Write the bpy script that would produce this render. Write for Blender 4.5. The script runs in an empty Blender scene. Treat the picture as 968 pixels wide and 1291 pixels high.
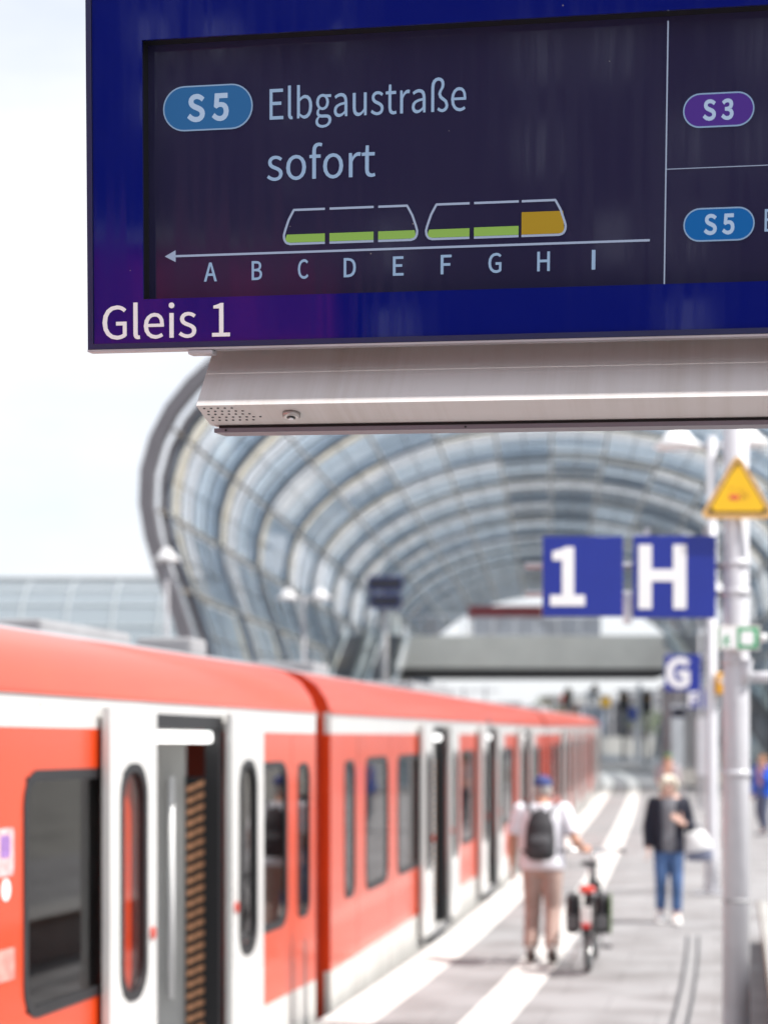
import bpy, bmesh, math, random
from mathutils import Vector, Matrix
random.seed(7)
S = bpy.context.scene
COL = S.collection
R = math.radians

# ------------------------------------------------------------------ camera, sky, sun, exposure
FPX, CXP, HYP, CAMZ = 2368.0, 484.0, 938.0, 2.0        # focal length in photo pixels, centre column, horizon row, eye height
cd = bpy.data.cameras.new('camera'); cam = bpy.data.objects.new('camera', cd); COL.objects.link(cam)
cam.location = (0, 0, CAMZ); cam.rotation_euler = (R(90), 0, 0)
cd.sensor_fit = 'HORIZONTAL'; cd.sensor_width = 24.0; cd.lens = 24.0 * FPX / 968.0
cd.shift_y = (HYP - 645.5) / 968.0
cd.clip_start = 0.05; cd.clip_end = 3000
cd.dof.use_dof = True; cd.dof.focus_distance = 3.62; cd.dof.aperture_fstop = 2.7; cd.dof.aperture_blades = 9
S.camera = cam
SUN_DIR = Vector((0.955, -0.297, 0)).normalized() * math.cos(R(57)) + Vector((0, 0, math.sin(R(57))))
ld = bpy.data.lights.new('sun', 'SUN'); ld.energy = 4.3; ld.angle = R(0.5); ld.color = (1.0, 0.965, 0.92)
sun = bpy.data.objects.new('sun', ld); COL.objects.link(sun)
sun.rotation_euler = SUN_DIR.to_track_quat('Z', 'Y').to_euler()
W = bpy.data.worlds.new('World'); S.world = W; W.use_nodes = True
wt = W.node_tree; wn = wt.nodes; wl = wt.links; wn.clear()
sky = wn.new('ShaderNodeTexSky'); sky.sky_type = 'NISHITA'; sky.sun_disc = False
sky.sun_elevation = R(57); sky.sun_rotation = math.atan2(SUN_DIR.x, SUN_DIR.y)
sky.air_density = 1.0; sky.dust_density = 1.5
b1 = wn.new('ShaderNodeBackground'); b1.inputs[1].default_value = 0.12; wl.new(sky.outputs[0], b1.inputs[0])
b2 = wn.new('ShaderNodeBackground'); b2.inputs[0].default_value = (0.93, 0.95, 1.0, 1); b2.inputs[1].default_value = 0.66   # thin bright cloud
tc = wn.new('ShaderNodeTexCoord'); mp = wn.new('ShaderNodeMapping'); mp.inputs['Scale'].default_value = (1.6, 1.6, 4.5)
nz = wn.new('ShaderNodeTexNoise'); nz.inputs['Scale'].default_value = 2.2; nz.inputs['Detail'].default_value = 6
cr = wn.new('ShaderNodeValToRGB'); cr.color_ramp.elements[0].position = 0.30; cr.color_ramp.elements[0].color = (0.55,)*3 + (1,)
cr.color_ramp.elements[1].position = 0.62; cr.color_ramp.elements[1].color = (1, 1, 1, 1)
mx = wn.new('ShaderNodeMixShader'); wo = wn.new('ShaderNodeOutputWorld')
wl.new(tc.outputs['Generated'], mp.inputs[0]); wl.new(mp.outputs[0], nz.inputs[0]); wl.new(nz.outputs[0], cr.inputs[0])
wl.new(cr.outputs[0], mx.inputs[0]); wl.new(b1.outputs[0], mx.inputs[1]); wl.new(b2.outputs[0], mx.inputs[2]); wl.new(mx.outputs[0], wo.inputs[0])
S.view_settings.view_transform = 'Standard'; S.view_settings.look = 'None'
S.view_settings.exposure = 0.78; S.view_settings.gamma = 1.0
S.cycles.use_denoising = True; S.cycles.max_bounces = 8; S.cycles.transparent_max_bounces = 24
S.cycles.sample_clamp_indirect = 6.0

# ------------------------------------------------------------------ materials
MATS = {}
def mat(name, col, rough=0.6, metal=0.0, var=0.10, scale=3.0, bump=0.0, coat=0.0, ior=None, emit=None, stretch=None, dirt=None):
    if name in MATS: return MATS[name]
    m = bpy.data.materials.new(name); m.use_nodes = True; MATS[name] = m
    t = m.node_tree; n = t.nodes; l = t.links; p = n['Principled BSDF']
    p.inputs['Roughness'].default_value = rough; p.inputs['Metallic'].default_value = metal
    if ior: p.inputs['IOR'].default_value = ior
    if coat: p.inputs['Coat Weight'].default_value = coat; p.inputs['Coat Roughness'].default_value = 0.08
    if emit:
        p.inputs['Emission Color'].default_value = emit[0] + (1,); p.inputs['Emission Strength'].default_value = emit[1]
    if var or bump:
        co = n.new('ShaderNodeTexCoord'); mpn = n.new('ShaderNodeMapping'); l.new(co.outputs['Object'], mpn.inputs[0])
        if stretch: mpn.inputs['Scale'].default_value = stretch
        no = n.new('ShaderNodeTexNoise'); no.inputs['Scale'].default_value = scale; no.inputs['Detail'].default_value = 5
        no.inputs['Roughness'].default_value = 0.6; l.new(mpn.outputs[0], no.inputs[0])
        ra = n.new('ShaderNodeValToRGB'); ra.color_ramp.elements[0].position = 0.3; ra.color_ramp.elements[1].position = 0.72
        lo = dirt if dirt else tuple(max(0, c * (1 - 1.6 * var)) for c in col); hi = tuple(min(1, c * (1 + var)) for c in col)
        ra.color_ramp.elements[0].color = lo + (1,); ra.color_ramp.elements[1].color = hi + (1,)
        l.new(no.outputs[0], ra.inputs[0]); l.new(ra.outputs[0], p.inputs['Base Color'])
        if bump:
            bu = n.new('ShaderNodeBump'); bu.inputs['Strength'].default_value = bump; bu.inputs['Distance'].default_value = 0.01
            l.new(no.outputs[0], bu.inputs['Height']); l.new(bu.outputs[0], p.inputs['Normal'])
    else:
        p.inputs['Base Color'].default_value = tuple(col) + (1,)
    return m

def glass_mat(name, tint, gloss=0.06, diffuse=None, dfac=0.0, rough=0.03):
    m = bpy.data.materials.new(name); m.use_nodes = True; MATS[name] = m
    t = m.node_tree; n = t.nodes; l = t.links; n.clear()
    out = n.new('ShaderNodeOutputMaterial'); tr = n.new('ShaderNodeBsdfTransparent'); tr.inputs[0].default_value = tint + (1,)
    gl = n.new('ShaderNodeBsdfGlossy'); gl.inputs['Roughness'].default_value = rough; gl.inputs[0].default_value = (1, 1, 1, 1)
    fr = n.new('ShaderNodeLayerWeight'); fr.inputs[0].default_value = gloss
    ge = n.new('ShaderNodeNewGeometry'); iv = n.new('ShaderNodeMath'); iv.operation = 'SUBTRACT'; iv.inputs[0].default_value = 1.0; l.new(ge.outputs['Backfacing'], iv.inputs[1])
    fm = n.new('ShaderNodeMath'); fm.operation = 'MULTIPLY'; l.new(fr.outputs['Fresnel'], fm.inputs[0]); l.new(iv.outputs[0], fm.inputs[1])   # outer faces mirror, inner faces do not
    mx1 = n.new('ShaderNodeMixShader'); l.new(fm.outputs[0], mx1.inputs[0])
    src = tr
    if diffuse:
        df = n.new('ShaderNodeBsdfTranslucent'); df.inputs[0].default_value = diffuse + (1,)
        d2 = n.new('ShaderNodeBsdfDiffuse'); d2.inputs[0].default_value = diffuse + (1,)
        md = n.new('ShaderNodeMixShader'); md.inputs[0].default_value = 0.4; l.new(df.outputs[0], md.inputs[1]); l.new(d2.outputs[0], md.inputs[2])
        mm = n.new('ShaderNodeMixShader'); mm.inputs[0].default_value = dfac
        l.new(tr.outputs[0], mm.inputs[1]); l.new(md.outputs[0], mm.inputs[2]); src = mm
    l.new(src.outputs[0], mx1.inputs[1]); l.new(gl.outputs[0], mx1.inputs[2]); l.new(mx1.outputs[0], out.inputs[0])
    return m

def paving(name, col, joint, sx, sy):
    m = bpy.data.materials.new(name); m.use_nodes = True; MATS[name] = m
    t = m.node_tree; n = t.nodes; l = t.links; p = n['Principled BSDF']; p.inputs['Roughness'].default_value = 0.8
    co = n.new('ShaderNodeTexCoord'); br = n.new('ShaderNodeTexBrick'); l.new(co.outputs['UV'], br.inputs[0])
    br.inputs['Scale'].default_value = 1.0; br.inputs['Brick Width'].default_value = sx; br.inputs['Row Height'].default_value = sy
    br.inputs['Mortar Size'].default_value = 0.006; br.inputs['Color1'].default_value = col + (1,)
    br.inputs['Color2'].default_value = tuple(c * 0.93 for c in col) + (1,); br.inputs['Mortar'].default_value = joint + (1,)
    no = n.new('ShaderNodeTexNoise'); no.inputs['Scale'].default_value = 1.3; no.inputs['Detail'].default_value = 8; l.new(co.outputs['UV'], no.inputs[0])
    ra = n.new('ShaderNodeValToRGB'); ra.color_ramp.elements[0].position = 0.35; ra.color_ramp.elements[0].color = (0.68, 0.66, 0.65, 1)
    ra.color_ramp.elements[1].position = 0.6; ra.color_ramp.elements[1].color = (1, 1, 1, 1); l.new(no.outputs[0], ra.inputs[0])
    mu = n.new('ShaderNodeMix'); mu.data_type = 'RGBA'; mu.blend_type = 'MULTIPLY'; mu.inputs[0].default_value = 1
    l.new(br.outputs[0], mu.inputs[6]); l.new(ra.outputs[0], mu.inputs[7]); l.new(mu.outputs[2], p.inputs['Base Color'])
    return m

RED = mat('red_paint', (0.58, 0.050, 0.007), 0.30, var=0.06, scale=1.6, coat=0.35, bump=0.12)
CREAM = mat('white_paint', (0.60, 0.595, 0.58), 0.35, var=0.04, scale=1.5, coat=0.4)
SKIRT = mat('skirt_paint', (0.56, 0.55, 0.52), 0.5, var=0.16, scale=3.0, coat=0.1, stretch=(1.2, 1, 0.25))
GREY = mat('roof_grey', (0.36, 0.36, 0.38), 0.5, var=0.10)
DARK = mat('black_rubber', (0.012, 0.012, 0.014), 0.5, var=0.1)
INT = mat('interior_grey', (0.60, 0.60, 0.58), 0.5, var=0.04)
STEEL = mat('steel', (0.55, 0.55, 0.57), 0.35, 0.7, var=0.08)
GALV = mat('galvanised', (0.48, 0.48, 0.50), 0.42, 0.35, var=0.12, scale=8)
POLE = mat('pole_paint', (0.53, 0.53, 0.56), 0.4, 0.0, var=0.05, scale=5, coat=0.3)
WGLASS = glass_mat('window_glass', (0.34, 0.35, 0.36), 0.33)
CLEAR = glass_mat('clear_glass', (0.82, 0.88, 0.88), 0.25, (0.7, 0.75, 0.75), 0.10)
CONC = mat('concrete', (0.36, 0.355, 0.335), 0.85, var=0.10, scale=0.8, bump=0.1)
LINE = mat('white_line', (0.58, 0.565, 0.54), 0.7, var=0.05, scale=4)
RIBM = mat('rib_steel', (0.17, 0.20, 0.24), 0.5, 0.0, var=0.08)
RIMM = mat('rim_steel', (0.15, 0.145, 0.16), 0.5, 0.0, var=0.06)
BLUESIGN = mat('sign_blue', (0.010, 0.026, 0.27), 0.35, var=0.04)
WHITES = mat('sign_white', (0.85, 0.85, 0.85), 0.4, var=0.02)
LAMPM = mat('lamp_white', (0.82, 0.82, 0.82), 0.4, var=0.03)

# ------------------------------------------------------------------ helpers
def link(name, me, parent=None):
    o = bpy.data.objects.new(name, me); COL.objects.link(o)
    if parent is not None: o.parent = parent
    return o
def tag(o, label=None, cat=None, group=None, kind=None):
    if label: o['label'] = label
    if cat: o['category'] = cat
    if group: o['group'] = group
    if kind: o['kind'] = kind
    return o
def empty(name, loc=(0, 0, 0), rz=0.0, label=None, cat=None, group=None):
    o = bpy.data.objects.new(name, None); COL.objects.link(o); o.empty_display_size = 0.2
    o.location = loc; o.rotation_euler = (0, 0, rz)
    return tag(o, label, cat, group)
def copy_tree(o, parent=None):
    c = o.copy(); COL.objects.link(c)
    if parent is not None: c.parent = parent
    for ch in list(o.children): copy_tree(ch, c)
    return c
def at(px, py, Y):
    return Vector(((px - CXP) * Y / FPX, Y, CAMZ + (HYP - py) * Y / FPX))

class MB:
    def __init__(s): s.v = []; s.f = []; s.mi = []; s.sm = []; s.uv = {}
    def add(s, vs, fs, mi=0, smooth=False):
        b = len(s.v); s.v += [tuple(x) for x in vs]
        for f in fs: s.f.append([b + i for i in f]); s.mi.append(mi); s.sm.append(smooth)
    def box(s, x0, x1, y0, y1, z0, z1, mi=0):
        s.add([(x0, y0, z0), (x1, y0, z0), (x1, y1, z0), (x0, y1, z0), (x0, y0, z1), (x1, y0, z1), (x1, y1, z1), (x0, y1, z1)],
              [(0, 3, 2, 1), (4, 5, 6, 7), (0, 1, 5, 4), (1, 2, 6, 5), (2, 3, 7, 6), (3, 0, 4, 7)], mi); return s
    def bevbox(s, x0, x1, y0, y1, z0, z1, b=0.01, mi=0):
        bm = bmesh.new(); bmesh.ops.create_cube(bm, size=1)
        for v in bm.verts: v.co = Vector((x0 + (v.co.x + .5) * (x1 - x0), y0 + (v.co.y + .5) * (y1 - y0), z0 + (v.co.z + .5) * (z1 - z0)))
        bmesh.ops.bevel(bm, geom=bm.edges[:], offset=b, segments=2, profile=0.6, affect='EDGES')
        bm.verts.index_update(); s.add([v.co for v in bm.verts], [[v.index for v in f.verts] for f in bm.faces], mi); bm.free(); return s
    def tube(s, pts, r, n=10, mi=0, closed=False, caps=True):
        pts = [Vector(p) for p in pts]; rs = r if isinstance(r, (list, tuple)) else [r] * len(pts); k = len(pts)
        up = Vector((0, 0, 1)); vs = []; prev = None
        for i, p in enumerate(pts):
            if closed: t = pts[(i + 1) % k] - pts[i - 1]
            else: t = pts[min(i + 1, k - 1)] - pts[max(i - 1, 0)]
            t.normalize()
            a = prev - t * prev.dot(t) if prev is not None else (up.cross(t) if abs(t.z) < .95 else Vector((1, 0, 0)).cross(t))
            if a.length < 1e-6: a = t.orthogonal()
            a.normalize(); prev = a; b = t.cross(a)
            for j in range(n):
                w = 2 * math.pi * j / n; vs.append(p + (a * math.cos(w) + b * math.sin(w)) * rs[i])
        fs = []
        for i in range(k if closed else k - 1):
            for j in range(n):
                i2 = (i + 1) % k; fs.append((i * n + j, i * n + (j + 1) % n, i2 * n + (j + 1) % n, i2 * n + j))
        s.add(vs, fs, mi, True)
        if caps and not closed:
            b0 = len(s.v) - k * n
            s.f.append([b0 + j for j in range(n)][::-1]); s.mi.append(mi); s.sm.append(False)
            s.f.append([b0 + (k - 1) * n + j for j in range(n)]); s.mi.append(mi); s.sm.append(False)
        return s
    def loft(s, st, n=14, side=(1, 0, 0), mi=0):
        """closed rounded body through stations (centre, r along side, r across); ends closed"""
        side = Vector(side); k = len(st); P = [Vector(a[0]) for a in st]; vs = []
        for i in range(k):
            t = P[min(i + 1, k - 1)] - P[max(i - 1, 0)]; t.normalize()
            a = side - t * side.dot(t)
            if a.length < 1e-4: a = t.orthogonal()
            a.normalize(); b = t.cross(a)
            for j in range(n):
                w = 2 * math.pi * j / n; vs.append(P[i] + a * math.cos(w) * st[i][1] + b * math.sin(w) * st[i][2])
        fs = [(i * n + j, i * n + (j + 1) % n, (i + 1) * n + (j + 1) % n, (i + 1) * n + j) for i in range(k - 1) for j in range(n)]
        fs.append(tuple(range(n))[::-1]); fs.append(tuple((k - 1) * n + j for j in range(n)))
        s.add(vs, fs, mi, True); return s
    def ell(s, c, rx, ry, rz, n=14, mi=0):
        st = []
        for i in range(9):
            a = -math.pi / 2 + math.pi * i / 8; q = max(0.06, math.cos(a))
            st.append(((c[0], c[1], c[2] + rz * math.sin(a)), rx * q, ry * q))
        return s.loft(st, n, mi=mi)
    def poly(s, pts, y0, y1, mi=0):
        """prism of an outline in x,z between y0 and y1"""
        n = len(pts)
        s.add([(p[0], y0, p[1]) for p in pts] + [(p[0], y1, p[1]) for p in pts],
              [tuple(range(n)), tuple(range(n, 2 * n))[::-1]] + [(i, i + n, (i + 1) % n + n, (i + 1) % n) for i in range(n)], mi); return s
    def ring(s, outer, inner, y0, y1, mi=0):
        n = len(outer)
        vs = [(p[0], y0, p[1]) for p in outer] + [(p[0], y0, p[1]) for p in inner] + [(p[0], y1, p[1]) for p in outer] + [(p[0], y1, p[1]) for p in inner]
        fs = []
        for i in range(n):
            j = (i + 1) % n
            fs += [(i, j, n + j, n + i), (2 * n + j, 2 * n + i, 3 * n + i, 3 * n + j), (i, 2 * n + i, 2 * n + j, j), (n + i, n + j, 3 * n + j, 3 * n + i)]
        s.add(vs, fs, mi); return s
    def mesh(s, name, mats):
        me = bpy.data.meshes.new(name); me.from_pydata(s.v, [], s.f)
        for m in (mats if isinstance(mats, (list, tuple)) else [mats]): me.materials.append(m)
        me.polygons.foreach_set('material_index', s.mi); me.polygons.foreach_set('use_smooth', s.sm)
        bm = bmesh.new(); bm.from_mesh(me); bmesh.ops.recalc_face_normals(bm, faces=bm.faces); bm.to_mesh(me); bm.free()
        me.update(); return me
    def build(s, name, mats, parent=None): return link(name, s.mesh(name, mats), parent)

def rrect(x0, x1, z0, z1, r, n=5):
    r = min(r, (x1 - x0) / 2 - 1e-4, (z1 - z0) / 2 - 1e-4); out = []
    for cx, cz, a0 in ((x1 - r, z1 - r, 0), (x0 + r, z1 - r, 90), (x0 + r, z0 + r, 180), (x1 - r, z0 + r, 270)):
        for i in range(n + 1):
            a = R(a0 + 90 * i / n); out.append((cx + r * math.cos(a), cz + r * math.sin(a)))
    return out

def voxel(name, mb, m, parent, size=0.01, smooth=2):
    """joins overlapping closed shapes into ONE continuous skin"""
    me = mb.mesh(name, m); o = link(name, me)
    r = o.modifiers.new('r', 'REMESH'); r.mode = 'VOXEL'; r.voxel_size = size; r.use_smooth_shade = True
    if smooth:
        q = o.modifiers.new('s', 'SMOOTH'); q.iterations = smooth; q.factor = 0.5
    dg = bpy.context.evaluated_depsgraph_get(); new = bpy.data.meshes.new_from_object(o.evaluated_get(dg))
    bpy.data.objects.remove(o); new.name = name
    if not new.materials: new.materials.append(m)
    return link(name, new, parent)

GLYPHS = {
 '1': (194, [[[31,0],[172,0],[172,27],[120,27],[120,257],[96,257],[85,251],[72,246],[58,242],[42,238],[42,218],[88,218],[88,27],[31,27]]]),
 '2': (194, [[[15,0],[177,0],[177,28],[106,28],[96,27],[85,27],[74,26],[64,25],[105,67],[137,108],[157,147],[165,186],[159,217],[144,241],[121,256],[90,261],[67,259],[47,251],[30,239],[14,224],[33,206],[44,217],[57,227],[71,233],[86,235],[107,231],[121,221],[130,205],[133,185],[126,150],[104,112],[68,68],[15,19]]]),
 '3': (194, [[[92,-5],[124,0],[151,15],[168,38],[175,69],[170,93],[159,112],[142,125],[120,134],[120,136],[139,145],[153,158],[163,176],[166,197],[160,224],[145,244],[121,257],[91,261],[70,259],[52,253],[35,243],[20,231],[37,210],[48,221],[61,228],[75,233],[90,235],[108,232],[122,224],[130,211],[133,195],[130,175],[118,160],[96,149],[62,146],[62,121],[100,117],[125,107],[138,91],[142,70],[138,50],[128,35],[111,25],[90,22],[70,24],[53,31],[39,40],[27,51],[10,31],[24,17],[42,6],[65,-2]]]),
 '5': (194, [[[92,-5],[123,1],[150,18],[169,46],[176,83],[170,120],[153,146],[128,160],[98,165],[87,165],[78,163],[69,159],[60,155],[67,229],[163,229],[163,257],[39,257],[30,137],[47,126],[58,133],[68,137],[78,140],[90,141],[112,137],[129,126],[139,107],[143,83],[139,57],[127,38],[110,26],[89,22],[68,24],[51,31],[37,40],[26,50],[9,29],[24,17],[42,6],[64,-2]]]),
 'A': (213, [[[1,0],[34,0],[59,78],[153,78],[177,0],[211,0],[124,257],[88,257]],[[67,104],[79,144],[86,165],[93,187],[99,208],[105,230],[106,230],[113,208],[119,187],[125,165],[132,144],[145,104]]]),
 'B': (230, [[[35,0],[117,0],[156,5],[187,19],[207,42],[214,75],[210,99],[200,117],[183,129],[162,137],[162,138],[178,147],[190,159],[197,176],[200,194],[193,223],[175,242],[147,253],[111,257],[35,257]],[[68,148],[68,231],[107,231],[134,229],[153,222],[164,209],[168,190],[164,172],[153,159],[134,151],[106,148]],[[68,26],[68,123],[112,123],[142,120],[164,111],[178,97],[182,76],[178,54],[164,38],[142,29],[112,26]]]),
 'C': (223, [[[132,-5],[155,-2],[176,5],[195,17],[211,32],[193,53],[180,41],[166,32],[151,26],[133,24],[100,31],[75,52],[59,85],[54,129],[59,172],[76,205],[101,226],[134,233],[150,231],[164,226],[176,219],[187,209],[204,230],[192,242],[175,252],[156,259],[134,261],[89,252],[53,226],[29,184],[20,128],[29,72],[52,31],[88,4]]]),
 'D': (241, [[[35,0],[101,0],[152,9],[190,34],[212,75],[220,129],[212,184],[189,224],[152,248],[99,257],[35,257]],[[68,27],[68,230],[97,230],[136,224],[165,204],[181,172],[187,129],[181,86],[165,54],[136,34],[97,27]]]),
 'E': (206, [[[35,0],[187,0],[187,28],[68,28],[68,121],[165,121],[165,149],[68,149],[68,229],[183,229],[183,257],[35,257]]]),
 'F': (193, [[[35,0],[68,0],[68,115],[166,115],[166,143],[68,143],[68,229],[183,229],[183,257],[35,257]]]),
 'G': (241, [[[136,-5],[161,-2],[182,4],[201,13],[215,25],[215,133],[131,133],[131,106],[186,106],[186,39],[177,33],[165,28],[153,25],[139,24],[103,31],[76,52],[59,85],[54,129],[60,172],[77,205],[104,226],[139,233],[157,231],[171,226],[184,218],[194,209],[212,230],[199,241],[183,251],[162,258],[138,261],[91,252],[54,226],[29,184],[20,128],[29,72],[53,31],[90,4]]]),
 'H': (255, [[[35,0],[68,0],[68,121],[187,121],[187,0],[220,0],[220,257],[187,257],[187,149],[68,149],[68,257],[35,257]]]),
 'I': (103, [[[35,0],[68,0],[68,257],[35,257]]]),
 'S': (209, [[[106,-5],[143,1],[170,17],[188,40],[194,68],[190,93],[178,112],[162,126],[141,137],[104,153],[89,159],[75,168],[65,180],[62,196],[65,211],[75,223],[90,230],[110,233],[127,231],[142,226],[156,219],[168,209],[185,230],[170,242],[152,252],[132,259],[110,261],[77,256],[52,242],[35,221],[29,193],[34,169],[46,150],[63,137],[81,127],[118,111],[135,103],[148,94],[157,82],[161,65],[157,48],[146,35],[130,27],[107,24],[87,26],[68,33],[51,43],[36,56],[17,33],[35,18],[56,6],[80,-2]]]),
 'a': (197, [[[76,-5],[93,-2],[109,3],[125,12],[139,23],[140,23],[143,0],[169,0],[169,117],[165,149],[154,174],[133,189],[103,195],[81,193],[61,187],[43,179],[29,170],[41,148],[53,156],[67,162],[82,167],[98,168],[117,164],[129,154],[136,138],[137,120],[85,111],[49,97],[28,77],[21,49],[25,26],[36,10],[54,-1]],[[85,21],[72,23],[61,28],[54,38],[51,51],[56,68],[70,82],[97,92],[137,99],[137,46],[124,35],[111,28],[98,23]]]),
 'b': (216, [[[116,-5],[147,2],[173,22],[192,55],[199,98],[194,138],[179,169],[155,188],[123,195],[107,193],[92,187],[77,179],[63,168],[64,202],[64,279],[32,279],[32,0],[58,0],[61,20],[62,20],[75,9],[89,2],[102,-3]],[[111,22],[100,23],[89,27],[77,33],[64,42],[64,142],[78,153],[90,161],[103,166],[115,168],[138,163],[154,149],[163,127],[165,98],[161,66],[150,42],[132,28]]]),
 'e': (194, [[[109,-5],[127,-3],[144,1],[158,7],[172,15],[160,36],[149,30],[138,25],[126,22],[113,21],[88,26],[68,39],[55,60],[50,88],[178,88],[178,91],[179,96],[179,101],[179,106],[174,143],[160,171],[136,189],[103,195],[72,188],[44,168],[25,137],[18,95],[25,53],[45,22],[74,2]],[[49,110],[56,135],[68,154],[85,166],[104,169],[124,166],[139,154],[148,136],[151,110]]]),
 'f': (114, [[[12,164],[37,164],[37,0],[69,0],[69,164],[110,164],[110,190],[69,190],[69,220],[71,236],[76,248],[84,255],[96,258],[101,257],[107,256],[112,255],[118,252],[125,277],[118,280],[110,282],[102,283],[93,283],[68,279],[51,266],[41,247],[37,221],[37,190],[12,188]]]),
 'g': (197, [[[96,-88],[136,-82],[166,-68],[186,-47],[193,-22],[188,-1],[176,13],[155,21],[126,23],[89,23],[73,25],[63,29],[57,36],[56,44],[57,51],[59,57],[63,62],[68,67],[75,64],[82,62],[89,61],[96,60],[123,65],[145,78],[160,99],[166,126],[164,138],[161,149],[156,158],[150,166],[189,166],[189,190],[123,190],[117,192],[111,194],[104,195],[96,195],[69,190],[46,177],[31,155],[25,127],[27,111],[33,97],[41,85],[50,76],[50,75],[42,68],[35,60],[31,50],[29,39],[30,29],[34,20],[39,13],[46,8],[46,6],[34,-3],[25,-13],[20,-25],[18,-37],[24,-58],[40,-74],[65,-84]],[[96,82],[80,85],[68,94],[59,108],[56,127],[59,146],[68,160],[80,169],[96,172],[112,169],[125,160],[133,146],[137,127],[133,108],[125,94],[112,85]],[[101,-65],[78,-63],[60,-56],[50,-46],[46,-32],[47,-24],[50,-16],[56,-8],[65,0],[72,-1],[78,-2],[84,-3],[90,-3],[123,-3],[139,-4],[151,-8],[159,-16],[161,-27],[157,-41],[145,-54],[126,-62]]]),
 'i': (96, [[[32,0],[64,0],[64,190],[32,190]],[[48,229],[57,231],[64,235],[68,242],[70,251],[68,259],[64,266],[57,270],[48,271],[40,270],[33,266],[29,259],[27,251],[29,242],[33,235],[40,231]]]),
 'l': (99, [[[66,-5],[72,-4],[77,-4],[81,-3],[84,-2],[80,23],[78,22],[76,22],[74,22],[73,22],[70,23],[67,25],[65,29],[64,36],[64,279],[32,279],[32,38],[34,20],[40,7],[51,-2]]]),
 'o': (212, [[[106,-5],[139,2],[167,22],[187,53],[194,95],[187,137],[167,169],[139,188],[106,195],[73,188],[45,169],[25,137],[18,95],[25,53],[45,22],[73,2]],[[106,22],[84,27],[66,42],[55,65],[51,95],[55,125],[66,148],[84,163],[106,168],[129,163],[146,148],[157,125],[161,95],[157,65],[146,42],[129,27]]]),
 'r': (136, [[[32,0],[64,0],[64,122],[75,143],[87,156],[100,164],[112,166],[117,166],[122,166],[126,165],[131,163],[137,191],[132,193],[127,194],[122,195],[116,195],[101,192],[86,184],[73,172],[62,155],[58,190],[32,190]]]),
 's': (164, [[[82,-5],[112,0],[133,12],[146,30],[151,52],[146,75],[132,90],[114,101],[93,110],[78,116],[65,122],[56,131],[52,143],[54,153],[61,162],[72,168],[88,170],[100,169],[111,165],[121,160],[131,153],[146,173],[134,182],[120,189],[104,193],[87,195],[59,191],[39,179],[26,162],[22,141],[27,120],[39,105],[57,94],[77,86],[93,80],[107,72],[117,63],[120,50],[118,38],[111,29],[99,23],[83,20],[67,22],[53,27],[39,34],[27,43],[11,22],[26,11],[43,3],[62,-3]]]),
 't': (132, [[[92,-5],[101,-4],[110,-2],[119,0],[127,2],[121,27],[116,25],[110,23],[105,22],[99,21],[85,24],[76,31],[71,42],[70,58],[70,164],[121,164],[121,190],[70,190],[70,244],[43,244],[40,190],[9,188],[9,164],[38,164],[38,59],[41,33],[50,13],[66,0]]]),
 'u': (213, [[[88,-5],[106,-2],[122,5],[137,16],[151,30],[152,30],[154,0],[181,0],[181,190],[149,190],[149,55],[136,41],[124,31],[111,25],[97,23],[81,26],[70,35],[64,51],[62,74],[62,190],[29,190],[29,70],[33,38],[44,14],[62,0]]]),
 'ß': (225, [[[152,-5],[177,0],[197,12],[210,30],[214,53],[202,89],[175,109],[149,125],[137,146],[142,165],[154,181],[167,200],[172,225],[168,248],[156,266],[136,278],[109,283],[76,277],[52,261],[37,235],[32,202],[32,0],[64,0],[64,196],[67,222],[76,241],[90,253],[108,257],[122,254],[133,247],[139,236],[141,222],[136,201],[124,183],[112,165],[106,143],[119,112],[145,94],[172,78],[184,52],[182,40],[175,30],[165,23],[150,20],[140,21],[129,24],[119,30],[109,37],[96,15],[109,7],[122,0],[136,-3]]]),
}
def text_mesh(s, cap, m, bold=0.0, extrude=0.001, fit=None, track=0.0):
    """flat lettering in local x,z (faces -y) from the outline table; cap = capital height; fit = wanted width"""
    cu = bpy.data.curves.new('lettering', 'CURVE'); cu.dimensions = '2D'; cu.fill_mode = 'BOTH'
    k = cap / 257.0; pen = 0.0
    lo = hi = None
    for ch in s:
        if ch == ' ': pen += 85; continue
        adv, spl = GLYPHS[ch]
        for p in spl:
            sp = cu.splines.new('POLY'); sp.points.add(len(p) - 1); sp.use_cyclic_u = True
            for i, (x, y) in enumerate(p):
                sp.points[i].co = ((pen + x) * k, y * k, 0, 1)
                lo = (pen + x) * k if lo is None else min(lo, (pen + x) * k); hi = (pen + x) * k if hi is None else max(hi, (pen + x) * k)
        pen += adv + track
    cu.offset = bold * cap; cu.extrude = extrude
    o = bpy.data.objects.new('lettering', cu); COL.objects.link(o)
    dg = bpy.context.evaluated_depsgraph_get(); me = bpy.data.meshes.new_from_object(o.evaluated_get(dg))
    bpy.data.objects.remove(o)
    sx = (fit / (hi - lo)) if fit else 1.0
    for v in me.vertices: v.co = Vector(((v.co.x - lo) * sx, -v.co.z, v.co.y))
    me.materials.clear(); me.materials.append(m); return me
def text(name, s, x, y, z, cap, m, parent, **kw):
    o = link(name, text_mesh(s, cap, m, **kw), parent); o.location = (x, y, z); return o

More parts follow.
